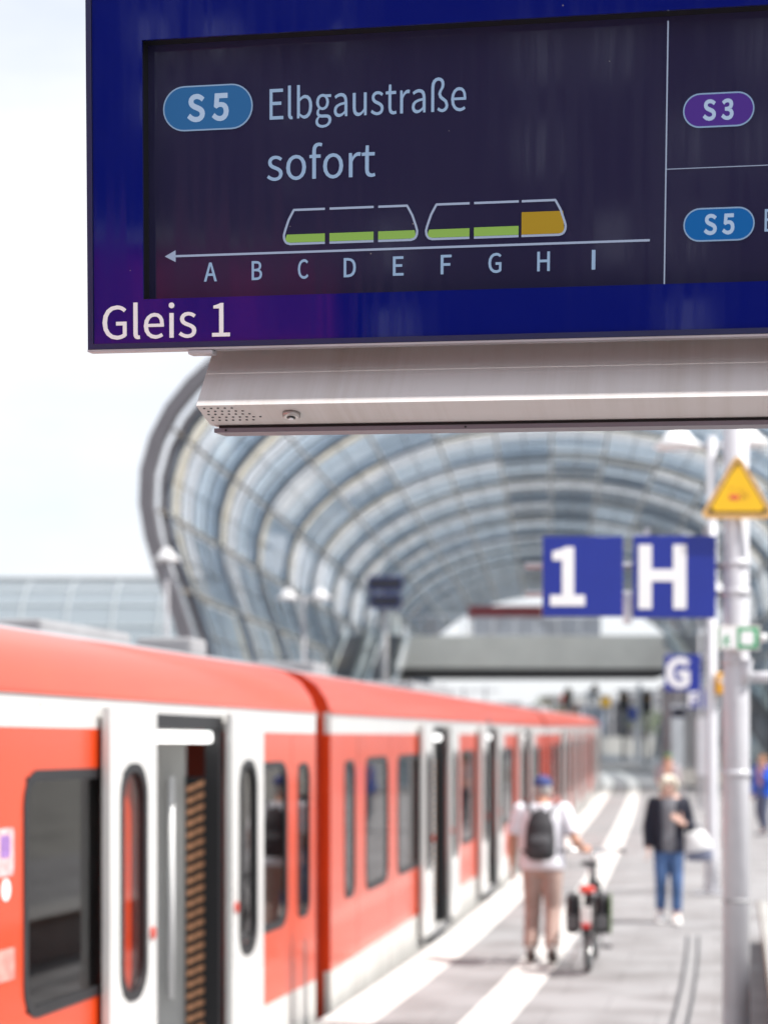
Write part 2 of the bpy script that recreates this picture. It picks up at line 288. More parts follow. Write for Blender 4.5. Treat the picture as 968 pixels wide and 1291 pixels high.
# ------------------------------------------------------------------ the line of the platform edge
KN = [(-40, .24), (0, .225), (8, .215), (13.7, .196), (20, .165), (30, .155), (50, .147), (68, .135), (78, .105), (90, .055), (110, -.01), (150, -.11), (260, -.25)]
def slope(Y):
    for (a, s), (b, t) in zip(KN, KN[1:]):
        if Y <= b: return s + (t - s) * (Y - a) / (b - a)
    return KN[-1][1]
YS = [-40 + 0.5 * i for i in range(521)]; XS = [0.0]
for a, b in zip(YS, YS[1:]): XS.append(XS[-1] + slope((a + b) / 2) * (b - a))
def rawx(Y):
    i = max(0, min(len(YS) - 2, int((Y - YS[0]) / 0.5))); return XS[i] + (XS[i + 1] - XS[i]) * (Y - YS[i]) / 0.5
XOFF = -0.446 - rawx(13.73)
def edge(Y): return rawx(Y) + XOFF
def offs(Y, d):
    """point d metres to the right of the platform edge"""
    k = slope(Y); q = math.hypot(1, k); return (edge(Y) + d / q, Y - d * k / q)

def gz(Y):
    """the line climbs gently beyond the near platform"""
    t = max(0.0, Y - 18.0); return .0096 * (t - 8 + 8 * math.exp(-t / 8.0)) if t > 0 else 0.0
def strip(name, d0, d1, z0, z1, y0, y1, m, step=2.0, parent=None, kind='structure'):
    ys = [y0 + (y1 - y0) * i / max(1, round((y1 - y0) / step)) for i in range(max(1, round((y1 - y0) / step)) + 1)]
    vs = []; fs = []; uv = []
    for y in ys:
        a = offs(y, d0); b = offs(y, d1); g = gz(y); vs += [(a[0], a[1], z1 + g), (b[0], b[1], z1 + g), (b[0], b[1], z0 + (g if z0 > -1.1 else 0)), (a[0], a[1], z0 + (g if z0 > -1.1 else 0))]
        uv += [(d0, y), (d1, y), (d1, y), (d0, y)]
    for i in range(len(ys) - 1):
        c = 4 * i
        for j in range(4): fs.append((c + j, c + (j + 1) % 4, c + 4 + (j + 1) % 4, c + 4 + j))
    fs += [(0, 3, 2, 1), tuple(4 * (len(ys) - 1) + j for j in range(4))]
    me = bpy.data.meshes.new(name); me.from_pydata(vs, [], fs); me.materials.append(m)
    ul = me.uv_layers.new(name='UV')
    for lp in me.loops: ul.data[lp.index].uv = uv[lp.vertex_index]
    bm = bmesh.new(); bm.from_mesh(me); bmesh.ops.recalc_face_normals(bm, faces=bm.faces); bm.to_mesh(me); bm.free()
    o = link(name, me, parent)
    if kind: o['kind'] = kind
    return o

# ------------------------------------------------------------------ ground, platforms, tracks
GND = mat('gravel_ground', (0.26, 0.25, 0.23), 0.95, var=0.25, scale=0.6, bump=0.3)
BAL = mat('ballast', (0.20, 0.18, 0.16), 0.95, var=0.5, scale=14, bump=0.8)
PAVE = paving('paving', (0.280, 0.275, 0.278), (0.19, 0.185, 0.187), 0.8, 0.8)
gb = MB(); gb.add([(-900, -600, -1.3), (900, -600, -1.3), (900, 1500, -1.3), (-900, 1500, -1.3)], [(0, 1, 2, 3)])
tag(gb.build('ground', GND), kind='structure')
strip('track_bed', -9.4, -0.02, -1.29, -0.95, -38, 218, BAL, 4)
strip('platform', 0.0, 9.5, -1.28, 0.0, -30, 214, PAVE, 2)
strip('opposite_platform', -17.0, -7.6, -1.28, 0.0, -30, 214, PAVE, 2)
strip('edge_stripe', 0.03, 0.42, 0.001, 0.006, -30, 213, LINE, 2)
strip('tactile_line', 1.03, 1.38, 0.001, 0.007, -30, 213, LINE, 2)
strip('opposite_edge_stripe', -8.05, -7.65, 0.001, 0.006, -30, 213, LINE, 2)
for i, d in enumerate((-0.85, -2.28, -5.0, -6.43)):
    strip('rail', d - .035, d + .035, -0.80, -0.66, -38, 216, STEEL, 3)
SLP = mat('sleeper', (0.30, 0.29, 0.27), 0.9, var=0.15)
sl = MB()
for y in range(50, 214):
    for c in (-1.56, -5.71):
        x, yy = offs(y, c); sl.box(x - 1.25, x + 1.25, yy - .13, yy + .13, -0.94 + gz(yy), -0.80 + gz(yy))
tag(sl.build('track_sleepers', SLP), kind='stuff')
# drainage channel with two slots set in the paving
t = empty('drain_channel', offs(13.5, 2.43) + (0,), 0, 'slotted steel drainage channel with two dark grooves set in the grey platform paving', 'drain')
DG = mat('drain_slot', (0.035, 0.035, 0.042), 0.7, var=0.1)
def sub(o, parent):
    o.parent = parent; o.matrix_parent_inverse = Matrix.Translation(parent.location).inverted(); return o
o = strip('channel_lid', 2.527, 2.608, 0.001, 0.006, 9, 19.9, mat('lid_grey', (.27, .265, .265), .6, var=.08), 1, kind=None); sub(o, t)
for d in (2.50, 2.61):
    o = strip('slot', d, d + .025, 0.001, 0.004, 9, 19.9, DG, 1, kind=None); sub(o, t)
# ------------------------------------------------------------------ the departure display (local frame: x along, y behind, z up)
def place(o, loc, yaw, pitch, roll):
    o.matrix_world = Matrix.Translation(loc) @ Matrix.Rotation(R(yaw), 4, 'Z') @ Matrix.Rotation(R(pitch), 4, 'X') @ Matrix.Rotation(R(roll), 4, 'Y')
disp = empty('departure_display', label='large blue framed departure display reading Elbgaustraße sofort above the platform', cat='display')
place(disp, (-0.5586, 3.6, 2.7633), -11.296, 4.0335, 1.0431)
PW, PH = 1.98, 0.660
def display_glass(name, col, rough, ior, streak):
    m = mat(name, col, rough, var=0.0, ior=ior)
    n = m.node_tree.nodes; l = m.node_tree.links; p = n['Principled BSDF']
    co = n.new('ShaderNodeTexCoord'); mp_ = n.new('ShaderNodeMapping'); mp_.inputs['Scale'].default_value = (26, 1, 1.2); l.new(co.outputs['Object'], mp_.inputs[0])
    no = n.new('ShaderNodeTexNoise'); no.inputs['Scale'].default_value = 2.0; no.inputs['Detail'].default_value = 6; l.new(mp_.outputs[0], no.inputs[0])
    mr = n.new('ShaderNodeMapRange'); mr.inputs[1].default_value = .4; mr.inputs[2].default_value = .75
    mr.inputs[3].default_value = rough; mr.inputs[4].default_value = rough + streak; l.new(no.outputs[0], mr.inputs[0]); l.new(mr.outputs[0], p.inputs['Roughness'])
    # fine dust specks lying on the glass
    vo = n.new('ShaderNodeTexVoronoi'); vo.inputs['Scale'].default_value = 28; l.new(co.outputs['Object'], vo.inputs[0])
    lt = n.new('ShaderNodeMath'); lt.operation = 'LESS_THAN'; lt.inputs[1].default_value = 0.035; l.new(vo.outputs['Distance'], lt.inputs[0])
    n2 = n.new('ShaderNodeTexNoise'); n2.inputs['Scale'].default_value = 9; l.new(co.outputs['Object'], n2.inputs[0])
    g2 = n.new('ShaderNodeMath'); g2.operation = 'GREATER_THAN'; g2.inputs[1].default_value = 0.60; l.new(n2.outputs[0], g2.inputs[0])
    mm = n.new('ShaderNodeMath'); mm.operation = 'MULTIPLY'; l.new(lt.outputs[0], mm.inputs[0]); l.new(g2.outputs[0], mm.inputs[1])
    mx_ = n.new('ShaderNodeMix'); mx_.data_type = 'RGBA'; l.new(mm.outputs[0], mx_.inputs[0])
    mx_.inputs[6].default_value = tuple(col) + (1,); mx_.inputs[7].default_value = (0.25, 0.24, 0.24, 1); l.new(mx_.outputs[2], p.inputs['Base Color'])
    return m
BEZ = display_glass('bezel_glass', (0.002, 0.006, 0.145), 0.03, 1.48, 0.10)
SCR = display_glass('screen_glass', (0.021, 0.019, 0.054), 0.05, 1.45, 0.10)
def stained(name, col, stain):
    """painted sheet metal with run-off streaks"""
    m = mat(name, col, 0.6, var=0.0); n = m.node_tree.nodes; l = m.node_tree.links; p = n['Principled BSDF']
    co = n.new('ShaderNodeTexCoord'); m1 = n.new('ShaderNodeMapping'); m1.inputs['Scale'].default_value = (24, .3, .8); l.new(co.outputs['Object'], m1.inputs[0])
    a = n.new('ShaderNodeTexNoise'); a.inputs['Scale'].default_value = 1.0; a.inputs['Detail'].default_value = 8; a.inputs['Roughness'].default_value = .65; l.new(m1.outputs[0], a.inputs[0])
    b = n.new('ShaderNodeTexNoise'); b.inputs['Scale'].default_value = 3.2; b.inputs['Detail'].default_value = 3; l.new(co.outputs['Object'], b.inputs[0])
    mu = n.new('ShaderNodeMath'); mu.operation = 'MULTIPLY'; l.new(a.outputs[0], mu.inputs[0]); l.new(b.outputs[0], mu.inputs[1])
    ra = n.new('ShaderNodeValToRGB'); ra.color_ramp.elements[0].position = .22; ra.color_ramp.elements[0].color = tuple(col) + (1,)
    ra.color_ramp.elements[1].position = .52; ra.color_ramp.elements[1].color = tuple(stain) + (1,)
    l.new(mu.outputs[0], ra.inputs[0]); l.new(ra.outputs[0], p.inputs['Base Color']); return m
CASE = stained('case_metal', (0.53, 0.505, 0.50), (0.41, 0.37, 0.335))
FRAMEB = mat('frame_dark_blue', (0.012, 0.016, 0.07), 0.35, var=0.1)
FRAMES = mat('frame_rim', (0.42, 0.40, 0.42), 0.4, var=0.08)
# cabinet behind, tapered back, bottom tray seen from below
m = MB(); m.box(-.004, PW + .004, .0515, .15, .012, PH + .004); o = m.build('cabinet', CASE, disp)
# slim dark frame round the glass
m = MB(); m.ring([(-.006, -.007), (PW + .006, -.007), (PW + .006, PH + .007), (-.006, PH + .007)], [(.003, .003), (PW - .003, .003), (PW - .003, PH - .003), (.003, PH - .003)], -.004, .011)
m.build('frame', FRAMEB, disp)
m = MB(); m.ring([(-.009, -.0075), (PW + .009, -.0075), (PW + .009, PH + .010), (-.009, PH + .010)], [(-.0065, -.0072), (PW + .0065, -.0072), (PW + .0065, PH + .0075), (-.0065, PH + .0075)], -.001, .026)
m.build('outer_rim', FRAMEB, disp)
m = MB(); m.box(-.009, PW + .009, -.003, .026, -.0115, -.0077); m.build('lit_underside', FRAMES, disp)  # pale strip: ground light on the frame underside put into its colour
LX0, LX1, LZ0, LZ1 = .102, 1.86, .0855, .5675
m = MB(); m.ring([(.0035, .0035), (PW - .0035, .0035), (PW - .0035, PH - .0035), (.0035, PH - .0035)], [(LX0, LZ0), (LX1, LZ0), (LX1, LZ1), (LX0, LZ1)], 0, .006)
bez = m.build('bezel', BEZ, disp)
m = MB(); m.ring([(LX0 - .012, LZ0 - .012), (LX1 + .012, LZ0 - .012), (LX1 + .012, LZ1 + .012), (LX0 - .012, LZ1 + .012)], [(LX0 - .001, LZ0 - .001), (LX1 + .001, LZ0 - .001), (LX1 + .001, LZ1 + .001), (LX0 - .001, LZ1 + .001)], .0065, .0395)
# the reveal is shallower below and on the right than the screen opening
m.build('reveal', mat('reveal_black', (.006, .006, .008), .6, var=0.1), disp)
m = MB(); m.box(LX0 - .03, LX1 + .03, .040, .05, LZ0 - .03, LZ1 + .03)
scr = m.build('screen', SCR, disp)
LCDT = (0.25, 0.36, 0.53)
def lcd(name, c, k): return mat(name, tuple(x * .3 for x in c), 0.5, var=0.0, ior=1.2, emit=(c, k))
TXT = lcd('lcd_text', LCDT, .44); TXB = lcd('lcd_line', (0.30, 0.36, 0.50), .42)
P5 = lcd('lcd_pill_blue', (0.025, 0.12, 0.30), .38); P5B = lcd('lcd_pill_azure', (0.006, 0.10, 0.32), .42); P3 = lcd('lcd_pill_violet', (0.06, 0.025, 0.20), .45)
GRN = lcd('lcd_green', (0.22, 0.38, 0.08), .42); YEL = lcd('lcd_yellow', (0.36, 0.23, 0.02), .38)
ZS = .0392
def stext(s, x, z, cap, m_=TXT, dz=0, **kw): return text('lettering', s, x, ZS - .0002 - dz, z, cap, m_, scr, extrude=.0004, **kw)
def pill(x0, x1, z0, z1, m_, s, bx0, bx1, cap):
    m = MB(); m.poly(rrect(x0, x1, z0, z1, 1, 8), ZS - .0012, ZS); p = m.build('line_badge', m_, scr)
    m = MB(); m.ring(rrect(x0 - .0015, x1 + .0015, z0 - .0015, z1 + .0015, 1, 8), rrect(x0 + .001, x1 - .001, z0 + .001, z1 - .001, 1, 8), ZS - .0018, ZS - .0005)
    m.build('badge_outline', lcd('lcd_outline', (0.22, 0.33, 0.50), .40), scr)
    stext(s, bx0, (z0 + z1) / 2 - cap / 2, cap, mat('lcd_text_bold', (0.1, .12, .16), .5, var=0, ior=1.2, emit=((0.36, 0.48, 0.66), .42)), dz=.0022, bold=.046, fit=bx1 - bx0)
pill(.1327, .3062, .4064, .4874, P5, 'S 5', .182, .2590, .0465)
pill(1.1123, 1.2360, .3695, .4275, P3, 'S 3', 1.148, 1.1995, .0335)
pill(1.1160, 1.2400, .1672, .2240, P5B, 'S 5', 1.153, 1.2045, .0335)
stext('Elbgaustraße', .3402, .4190, .0565, fit=.3745, bold=-.002)
stext('sofort', .3350, .3065, .0600, fit=.2090, bold=.0)
stext('Elbgaustraße', 1.2590, .1800, .0395, fit=.27)
for ch, x in zip('ABCDEFGHI', (.2236, .3152, .4055, .4957, .5884, .6790, .7705, .8608, .9527)):
    w = {'I': .0055, 'A': .0245, 'G': .0235, 'D': .0225, 'H': .0225}.get(ch, .0195)
    stext(ch, x - w / 2, .1224, .0345, bold=.014, fit=w)
m = MB(); m.box(.150, 1.0545, ZS - .001, ZS, .1695, .1735); m.poly([(.133, .1715), (.1545, .1605), (.1545, .1825)], ZS - .001, ZS)
m.build('position_arrow', TXB, scr)
m = MB(); m.box(1.0805, 1.0830, ZS - .001, ZS, LZ0 + .006, .5600); m.build('divider', TXB, scr)
m = MB(); m.box(1.0832, LX1 - .01, ZS - .001, ZS, .2966, .2978); m.build('divider', TXB, scr)
def train_icon(x0, x1, cells, fills):
    zb, zt = .1870, .2500; r = .0155
    def seg(a, b, left, right):
        w = .0040; ms = MB()
        def bar(p, q):
            d = Vector((q[0] - p[0], q[1] - p[1])); d.normalize(); nn = Vector((-d.y, d.x)) * w / 2
            ms.poly([(p[0] + nn.x, p[1] + nn.y), (q[0] + nn.x, q[1] + nn.y), (q[0] - nn.x, q[1] - nn.y), (p[0] - nn.x, p[1] - nn.y)], ZS - .0010, ZS)
        bar((a + (.0185 if left else 0), zt), (b - (.0185 if right else 0), zt))
        bar((a + (.011 if left else 0), zb), (b - (.011 if right else 0), zb))
        for side, x, sg in ((left, a, 1), (right, b, -1)):
            if side:
                pts = [(x + sg * .0195, zt), (x + sg * .0095, zt - .018), (x + sg * .0025, zt - .038), (x, zb + .016), (x + sg * .001, zb + .008), (x + sg * .005, zb + .002), (x + sg * .012, zb)]
                for p, q in zip(pts, pts[1:]): bar(p, q)
        o = ms.build('carriage_outline', TXB, scr); o['kind'] = 'stuff' if not (left or right) else ''
        if not o['kind']: del o['kind']
    for i, ((a, b), (h, m_)) in enumerate(zip(cells, fills)):
        seg(a, b, i == 0, i == len(cells) - 1)
        l = a + (.006 if i == 0 else 0); rr = b - (.006 if i == 2 else 0)
        f = MB(); f.poly([(l, zb + .0025), (rr, zb + .0025), (rr + (.003 if i == 2 else 0), zb + .009), (rr + (.001 if i == 2 else 0), zb + h), (l + 0, zb + h), (l - (.003 if i == 0 else 0), zb + .009)], ZS - .0009, ZS - .0001)
        f.build('load_bar', m_, scr)
train_icon(.368, .6242, [(.368, .4475), (.4566, .541), (.550, .6242)], [(.0175, GRN)] * 3)
train_icon(.6407, .901, [(.6407, .7225), (.7310, .8140), (.8195, .901)], [(.0175, GRN), (.0185, GRN), (.043, YEL)])
# platform number on the glass
text('lettering', 'Gleis 1', .0215, -.0012, .0118, .0620, WHITES, disp, fit=.2518, extrude=.001, bold=.004)
# lower service housing: a folded sheet-metal profile (y toward the viewer is negative)
HX0, HX1 = .2108, 1.77
prof = [(.10, -.0125), (.10, .0), (-.012, -.1160), (-.015, -.1185), (.078, -.1455), (.17, -.1455), (.17, -.0125)]
m = MB(); n = len(prof)
m.add([(HX0, y, z) for y, z in prof] + [(HX1, y, z) for y, z in prof], [tuple(range(n)), tuple(range(n, 2 * n))[::-1]] + [(i, i + n, (i + 1) % n + n, (i + 1) % n) for i in range(n)])
hs = m.build('lower_housing', CASE, disp)
m = MB(); m.box(HX0 + .012, HX1 - .012, .098, .16, -.1515, -.1457); m.build('shadow_gap', DARK, hs)
m = MB(); m.box(HX0 + .006, HX1 - .006, .085, .165, -.1600, -.1518); m.build('base_flange', mat('flange_grey', (0.16, 0.14, 0.17), .45, var=.06), hs)
# holes, cam lock and rivets on the sloping underside
und = Vector((0, .093, -.027)).normalized(); undn = Vector((0, -.027, -.093)).normalized()
def on_under(x, s): return Vector((x, -.015, -.1185)) + und * s
hm = MB()
for r_ in range(5):
    for c_ in range(8 - abs(r_ - 3)):
        p = on_under(HX0 + .012 + .0135 * c_ + .004 * (r_ % 2), .014 + .015 * r_)
        hm.tube([p, p + undn * .0008], .0026, 8)
o = hm.build('ventilation_holes', DARK, hs); tag(o, kind='stuff')
p = on_under(HX0 + .175, .045)
m = MB(); m.tube([p, p + undn * .006, p + undn * .009], [.017, .017, .014], 20); lk = m.build('cam_lock', mat('lock_steel', (.40, .37, .36), .3, .8, var=.1), hs)
m = MB(); m.tube([p + undn * .0092, p + undn * .0098], .0085, 16); m.build('keyway', DARK, hs)
m = MB(); m.tube([p + undn * .0099, p + undn * .0125], .0052, 12); m.build('lock_core', STEEL, hs)
for x in (HX0 + .50, HX0 + 1.1, HX0 + .03):
    m = MB(); q = Vector((x, .0845, -.156)); m.tube([q, q + Vector((0, -.002, 0))], .0022, 8); m.build('rivet', DARK, hs)
for x in (.19,):
    m = MB(); m.bevbox(x, x + .05, -.002, .03, -.0205, -.0115, .004); m.build('latch', FRAMES, disp)
# suspension: two drop tubes to a cross beam carried by a post (beyond the picture)
PLATE = empty('display_gantry', (2.30, 3.35, 0), R(-11.3), 'grey steel gantry post with cross beam that carries the departure display', 'gantry')
m = MB(); m.tube([(0, 0, 0), (0, 0, 4.35)], .085, 16); m.build('post', GALV, PLATE)
m = MB(); m.box(-.22, .22, -.22, .22, 0.001, .025); m.build('base_plate', GALV, PLATE)
m = MB(); m.box(-2.75, .10, -.06, .06, 4.25, 4.37); m.build('beam', GALV, PLATE)
for x in (-2.35, -1.25):
    m = MB(); m.tube([(x, 0.0, 3.46), (x, 0, 4.25)], .03, 12); m.build('drop_tube', GALV, PLATE)
# ------------------------------------------------------------------ the red train
def wall(x0, x1, zs, holes, y0, y1, xcuts=()):
    """sheet with rectangular openings between x0..x1; zs = [(z, material of the band above)]; y0 outer, y1 inner"""
    xs = sorted(set([x0, x1] + [h[0] for h in holes] + [h[1] for h in holes] + list(xcuts))); zz = sorted(set([z for z, _ in zs] + [h[2] for h in holes] + [h[3] for h in holes]))
    z_lo, z_hi = zs[0][0], zs[-1][0]; zz = [z for z in zz if z_lo <= z <= z_hi]; xs = [x for x in xs if x0 <= x <= x1]
    def hole(i, k):
        if i < 0 or k < 0 or i >= len(xs) - 1 or k >= len(zz) - 1: return True
        cx = (xs[i] + xs[i + 1]) / 2; cz = (zz[k] + zz[k + 1]) / 2
        return any(h[0] < cx < h[1] and h[2] < cz < h[3] for h in holes)
    def band(z):
        mi = 0
        for a, b in zs:
            if z >= a - 1e-6: mi = b
        return mi
    m = MB()
    for i in range(len(xs) - 1):
        for k in range(len(zz) - 1):
            if hole(i, k): continue
            a, b, c, d = xs[i], xs[i + 1], zz[k], zz[k + 1]; mi = band(c)
            m.add([(a, y0, c), (b, y0, c), (b, y0, d), (a, y0, d)], [(0, 1, 2, 3)], mi)
            m.add([(a, y1, c), (b, y1, c), (b, y1, d), (a, y1, d)], [(3, 2, 1, 0)], 3)
            for di, dk, e in ((-1, 0, ((a, c), (a, d))), (1, 0, ((b, c), (b, d))), (0, -1, ((a, c), (b, c))), (0, 1, ((a, d), (b, d)))):
                if hole(i + di, k + dk):
                    (p, q) = e; m.add([(p[0], y0, p[1]), (q[0], y0, q[1]), (q[0], y1, q[1]), (p[0], y1, p[1])], [(0, 1, 2, 3)], mi)
    return m
BANDS = [(-.42, 2), (.27, 0), (2.076, 1), (2.237, 1)]
SEATF = mat('seat_fabric', (0.05, 0.07, 0.20), .8, var=.3, scale=20)
def chk_panel(parent, x, y0, y1, z0, z1):
    """orange and black patterned panel edge: small lozenges built as pieces, facing +x"""
    OR = mat('orange_lozenge', (0.72, 0.36, 0.19), .7, var=.1); m = MB(); m.box(x, x + .012, y0, y1, z0, z1); b = m.build('patterned_panel', DARK, parent)
    n = int((z1 - z0) / .070); lz = MB(); ym = (y0 + y1) / 2
    for k in range(n):
        z = z0 + .01 + k * .070
        for a_, b_, dz in ((y0 + .006, ym - .003, 0.0), (ym + .003, y1 - .006, .026)):
            lz.add([(x + .0135, a_, z + dz), (x + .0135, b_, z + dz + .022), (x + .0135, b_, z + dz + .056), (x + .0135, a_, z + dz + .034)], [(0, 1, 2, 3)])
    lz.build('lozenge_pattern', OR, b)

def window_on(parent, x0, x1, z0, z1, r=.12, fw=.035, y=0.0, glass=WGLASS):
    m = MB(); m.ring(rrect(x0 - fw, x1 + fw, z0 - fw, z1 + fw, r + fw), rrect(x0, x1, z0, z1, r), y - .03, y + .006); f = m.build('window', DARK, parent)
    m = MB(); m.poly(rrect(x0 + .001, x1 - .001, z0 + .001, z1 - .001, r), y - .012, y - .006); m.build('pane', glass, f)
    return f
def leaf_mesh(w, z0, z1, wx0, wx1, wz0, wz1):
    m = wall(0, w, [(z0, 1), (z1, 1)], [(wx0, wx1, wz0, wz1)], .040, .0); return m
LEAFG = glass_mat('leaf_glass', (0.95, 0.94, 0.94), .22)
OW = 1.45; LW = .72
def door(parent, x, detail=True, ov=.15):
    """open sliding plug doors: opening from x to x+OW, one leaf parked each side outside the body"""
    for lx, nm in ((x - LW + ov, 0), (x + OW - .03, 1)):
        m = leaf_mesh(LW, .03, 2.18, .20, .53, .72, 1.86); lf = m.build('door_leaf', [RED, CREAM, SKIRT, CREAM], parent); lf.location = (lx, .030, 0)
        w = MB(); w.ring(rrect(.16, .57, .68, 1.90, .17), rrect(.205, .525, .725, 1.855, .14), .006, .047); wf = w.build('door_window', DARK, lf)
        w = MB(); w.poly(rrect(.204, .526, .724, 1.856, .14), .018, .024); w.build('pane', LEAFG, wf)
        if detail:
            w = MB(); w.tube([(.64 if nm == 0 else .08, .041, 1.00), (.64 if nm == 0 else .08, .052, 1.00)], .035, 14); w.build('door_button', mat('button_red', (.5, .05, .03), .4, var=.1), lf)
    # dark portal lining, head with lamp bar
    m = MB(); m.box(x - .01, x + .06, -.085, .006, 0.0, 2.165); m.box(x + OW - .06, x + OW + .01, -.22, .006, 0.0, 2.165); m.box(x + .06, x + OW - .06, -.28, .003, 2.085, 2.165)
    m.build('door_portal', DARK, parent)
    m = MB(); m.bevbox(x + .065, x + OW - .065, -.13, -.03, 2.005, 2.075, .02); m.build('lamp_bar', mat('lamp_bar', (.8, .8, .8), .4, var=0, emit=((1, 1, .97), 1.3)), parent)
    m = MB(); m.box(x + .055, x + OW - .075, -.02, .055, -.045, -.004); m.build('door_step', STEEL, parent)
    for px, d in ((x - .02, 1), (x + OW + .02, -1)):
        m = MB(); m.box(px - .015, px + .015, -.95, -.23, .02, 2.0); m.build('partition', INT, parent)
        m = MB(); q = px + d * .07; m.tube([(q, -.30, .45), (q, -.30, 1.80)], .020, 10); m.build('grab_pole', LAMPM, parent)
    chk_panel(parent, x + .02, -.215, -.09, .15, 1.80)

PROFR = [(0, 2.237), (-.035, 2.34), (-.11, 2.45), (-.24, 2.535), (-.34, 2.562)]
PROFG = [(-.34, 2.562), (-.60, 2.615), (-1.0, 2.65), (-1.45, 2.665)]
BW = 2.90
def carriage(x, y, rz, L, doors, wins, label, nose=0, near=True, ov=-.02):
    t = empty('train_carriage', (x, y, gz(y)), rz, label, 'train', 'red train standing at the platform')
    yn = y - L * abs(math.sin(rz)); t.rotation_euler = (0, math.atan2(gz(y) - gz(yn), L), rz)
    holes = [(d, d + OW, 0.0, 2.165) for d in doors] + [(a, b, .78, 1.85) for a, b in wins]
    m = wall(0, L, BANDS, holes, 0, -.05); m.build('side_wall', [RED, CREAM, SKIRT, INT], t)
    farh = [(d - .0, d + 1.2, .78, 1.85) for d in doors] + [(a, b, .78, 1.85) for a, b in wins]
    m = wall(0, L, BANDS, farh, -BW, -BW + .05); m.build('far_side_wall', [RED, CREAM, SKIRT, INT], t)
    m = MB()
    for h in farh: m.box(h[0], h[1], -BW + .02, -BW + .03, h[2], h[3])
    m.build('far_window', CLEAR, t)
    for a, b in wins: window_on(t, a + .02, b - .02, .80, 1.83, r=(.11 if b - a > .5 else .09), fw=.05 if b - a > .5 else .035)
    for i, d in enumerate(doors): door(t, d, near, ov)
    full = PROFR + PROFG[1:]; mir = [(-BW - yy, z) for yy, z in full[::-1][1:]]
    def shell(pts, name, mats, closed=False):
        m = MB(); k = len(pts)
        inner = [(yy * .97 - .04, z - .03) for yy, z in pts]
        m.add([(0, yy, z) for yy, z in pts] + [(L, yy, z) for yy, z in pts], [(i, i + 1, k + i + 1, k + i) for i in range(k - 1)], 0, True)
        return m.build(name, mats, t)
    ov = lambda P: [(yy, z) for yy, z in P]
    shell(PROFR, 'roof_edge', RED); shell([(-BW - yy, z) for yy, z in PROFR[::-1]], 'far_roof_edge', RED)
    top = PROFG + [(-BW - yy, z) for yy, z in PROFG[::-1][1:]]
    shell(top, 'roof', GREY)
    # ends, floor, ceiling
    out = [(0, -.42)] + full + mir + [(-BW, -.42)]
    m = MB(); k = len(out)
    for xx in (0.012, L - .012):
        m = MB(); m.add([(xx, yy, z) for yy, z in out], [tuple(range(k))]); m.build('end_wall', RED, t)
    m = MB(); m.box(.03, L - .03, -BW + .06, -.06, -.06, -.005); m.build('floor', mat('vinyl_floor', (.16, .16, .17), .5, var=.1), t)
    m = MB(); m.box(.03, L - .03, -BW + .06, -.06, 2.17, 2.2); m.build('ceiling', mat('ceiling_white', (.72, .72, .72), .6, var=.02), t)
    # roof details: gutter, joint beads, equipment boxes
    sm_ = MB()
    for a, b in wins[:]:
        for xx in (a - .16,):
            if xx > .1: sm_.box(xx - .004, xx + .004, -.001, .0012, -.40, 2.06)
    o = sm_.build('panel_seams', mat('seam_dark', (.16, .03, .02), .6, var=.1), t); o['kind'] = 'stuff'
    m = MB(); m.box(.0, L, -.004, .012, 2.228, 2.246); m.build('gutter', RED, t)
    if near:
        for s_ in [a for a, b in wins]:
            m = MB(); m.bevbox(s_, s_ + .07, -1.02, -.52, .42, 1.32, .03); m.bevbox(s_ - .02, s_ + .46, -1.02, -.52, .34, .46, .03); m.build('seat', SEATF, t)
    return t
def along(p, slp, d):
    q = math.hypot(1, slp); return (p[0] + d * slp / q, p[1] + d / q)
def gangway(t, L=.5, inset=.11):
    """covered joint between two carriages: flush bands set back from the body, with bellows folds (x from -L to 0)"""
    m = MB()
    for a, b, mi in ((-.30, .27, 2), (.27, 2.076, 0), (2.076, 2.237, 1)): m.box(-L, 0.0, -BW + inset, -inset, a + .001, b - .001, mi)
    P = [(yy * .9 - inset, z - .06) for yy, z in PROFR] + [(-1.45, 2.60)]
    P2 = P + [(-BW - yy, z) for yy, z in P[::-1][1:]]; k = len(P2)
    m.add([(-L, yy, z) for yy, z in P2] + [(0, yy, z) for yy, z in P2], [(i, i + 1, k + i + 1, k + i) for i in range(k - 1)], 0)
    g = m.build('gangway', [mat('gangway_red', (.36, .03, .018), .5, var=.1), mat('gangway_grey', (.34, .33, .31), .6, var=.1), mat('gangway_low', (.13, .09, .05), .7, var=.3)], t)
    f = MB()
    for i in range(4): f.box(-L + .06 + i * .12, -L + .075 + i * .12, -BW + inset - .02, -inset + .02, -.25, 2.2)
    f.build('bellows_folds', mat('fold_red', (.22, .03, .02), .6, var=.1), g)
def put(p, slp, L):
    """far end of a carriage whose near end is p, 6 cm clear of the platform"""
    q = math.hypot(1, slp); e = along(p, slp, L); return (e[0] - .06 / q, e[1] + .06 * slp / q, math.atan2(-1, -slp))
def E_(Y): return (edge(Y), Y)
NW = [(20.05, 20.47), (18.37, 19.49), (16.24, 17.76), (11.47, 12.89), (6.29, 7.70), (1.3, 2.4), (.40, .72)]
sl1 = .208; e1 = E_(13.75); L1 = 21.0; q = math.hypot(1, sl1)
x, y, rz = e1[0] - .06 / q, e1[1] + .06 * sl1 / q, math.atan2(-1, -sl1)
c1 = carriage(x, y, rz, L1, [2.40, 8.0, 13.6], [(.20, .52), (.85, 2.16), (4.33, 5.44), (9.6, 11.2), (15.4, 16.9)], 'nearest red train carriage with stickers on its side and doors standing open', ov=.0)
gangway(c1)
def chord(Ya, Yb): return (edge(Yb) - edge(Ya)) / (Yb - Ya)
slc = chord(14.25, 35.0); n2 = E_(14.25); L2 = 21.06
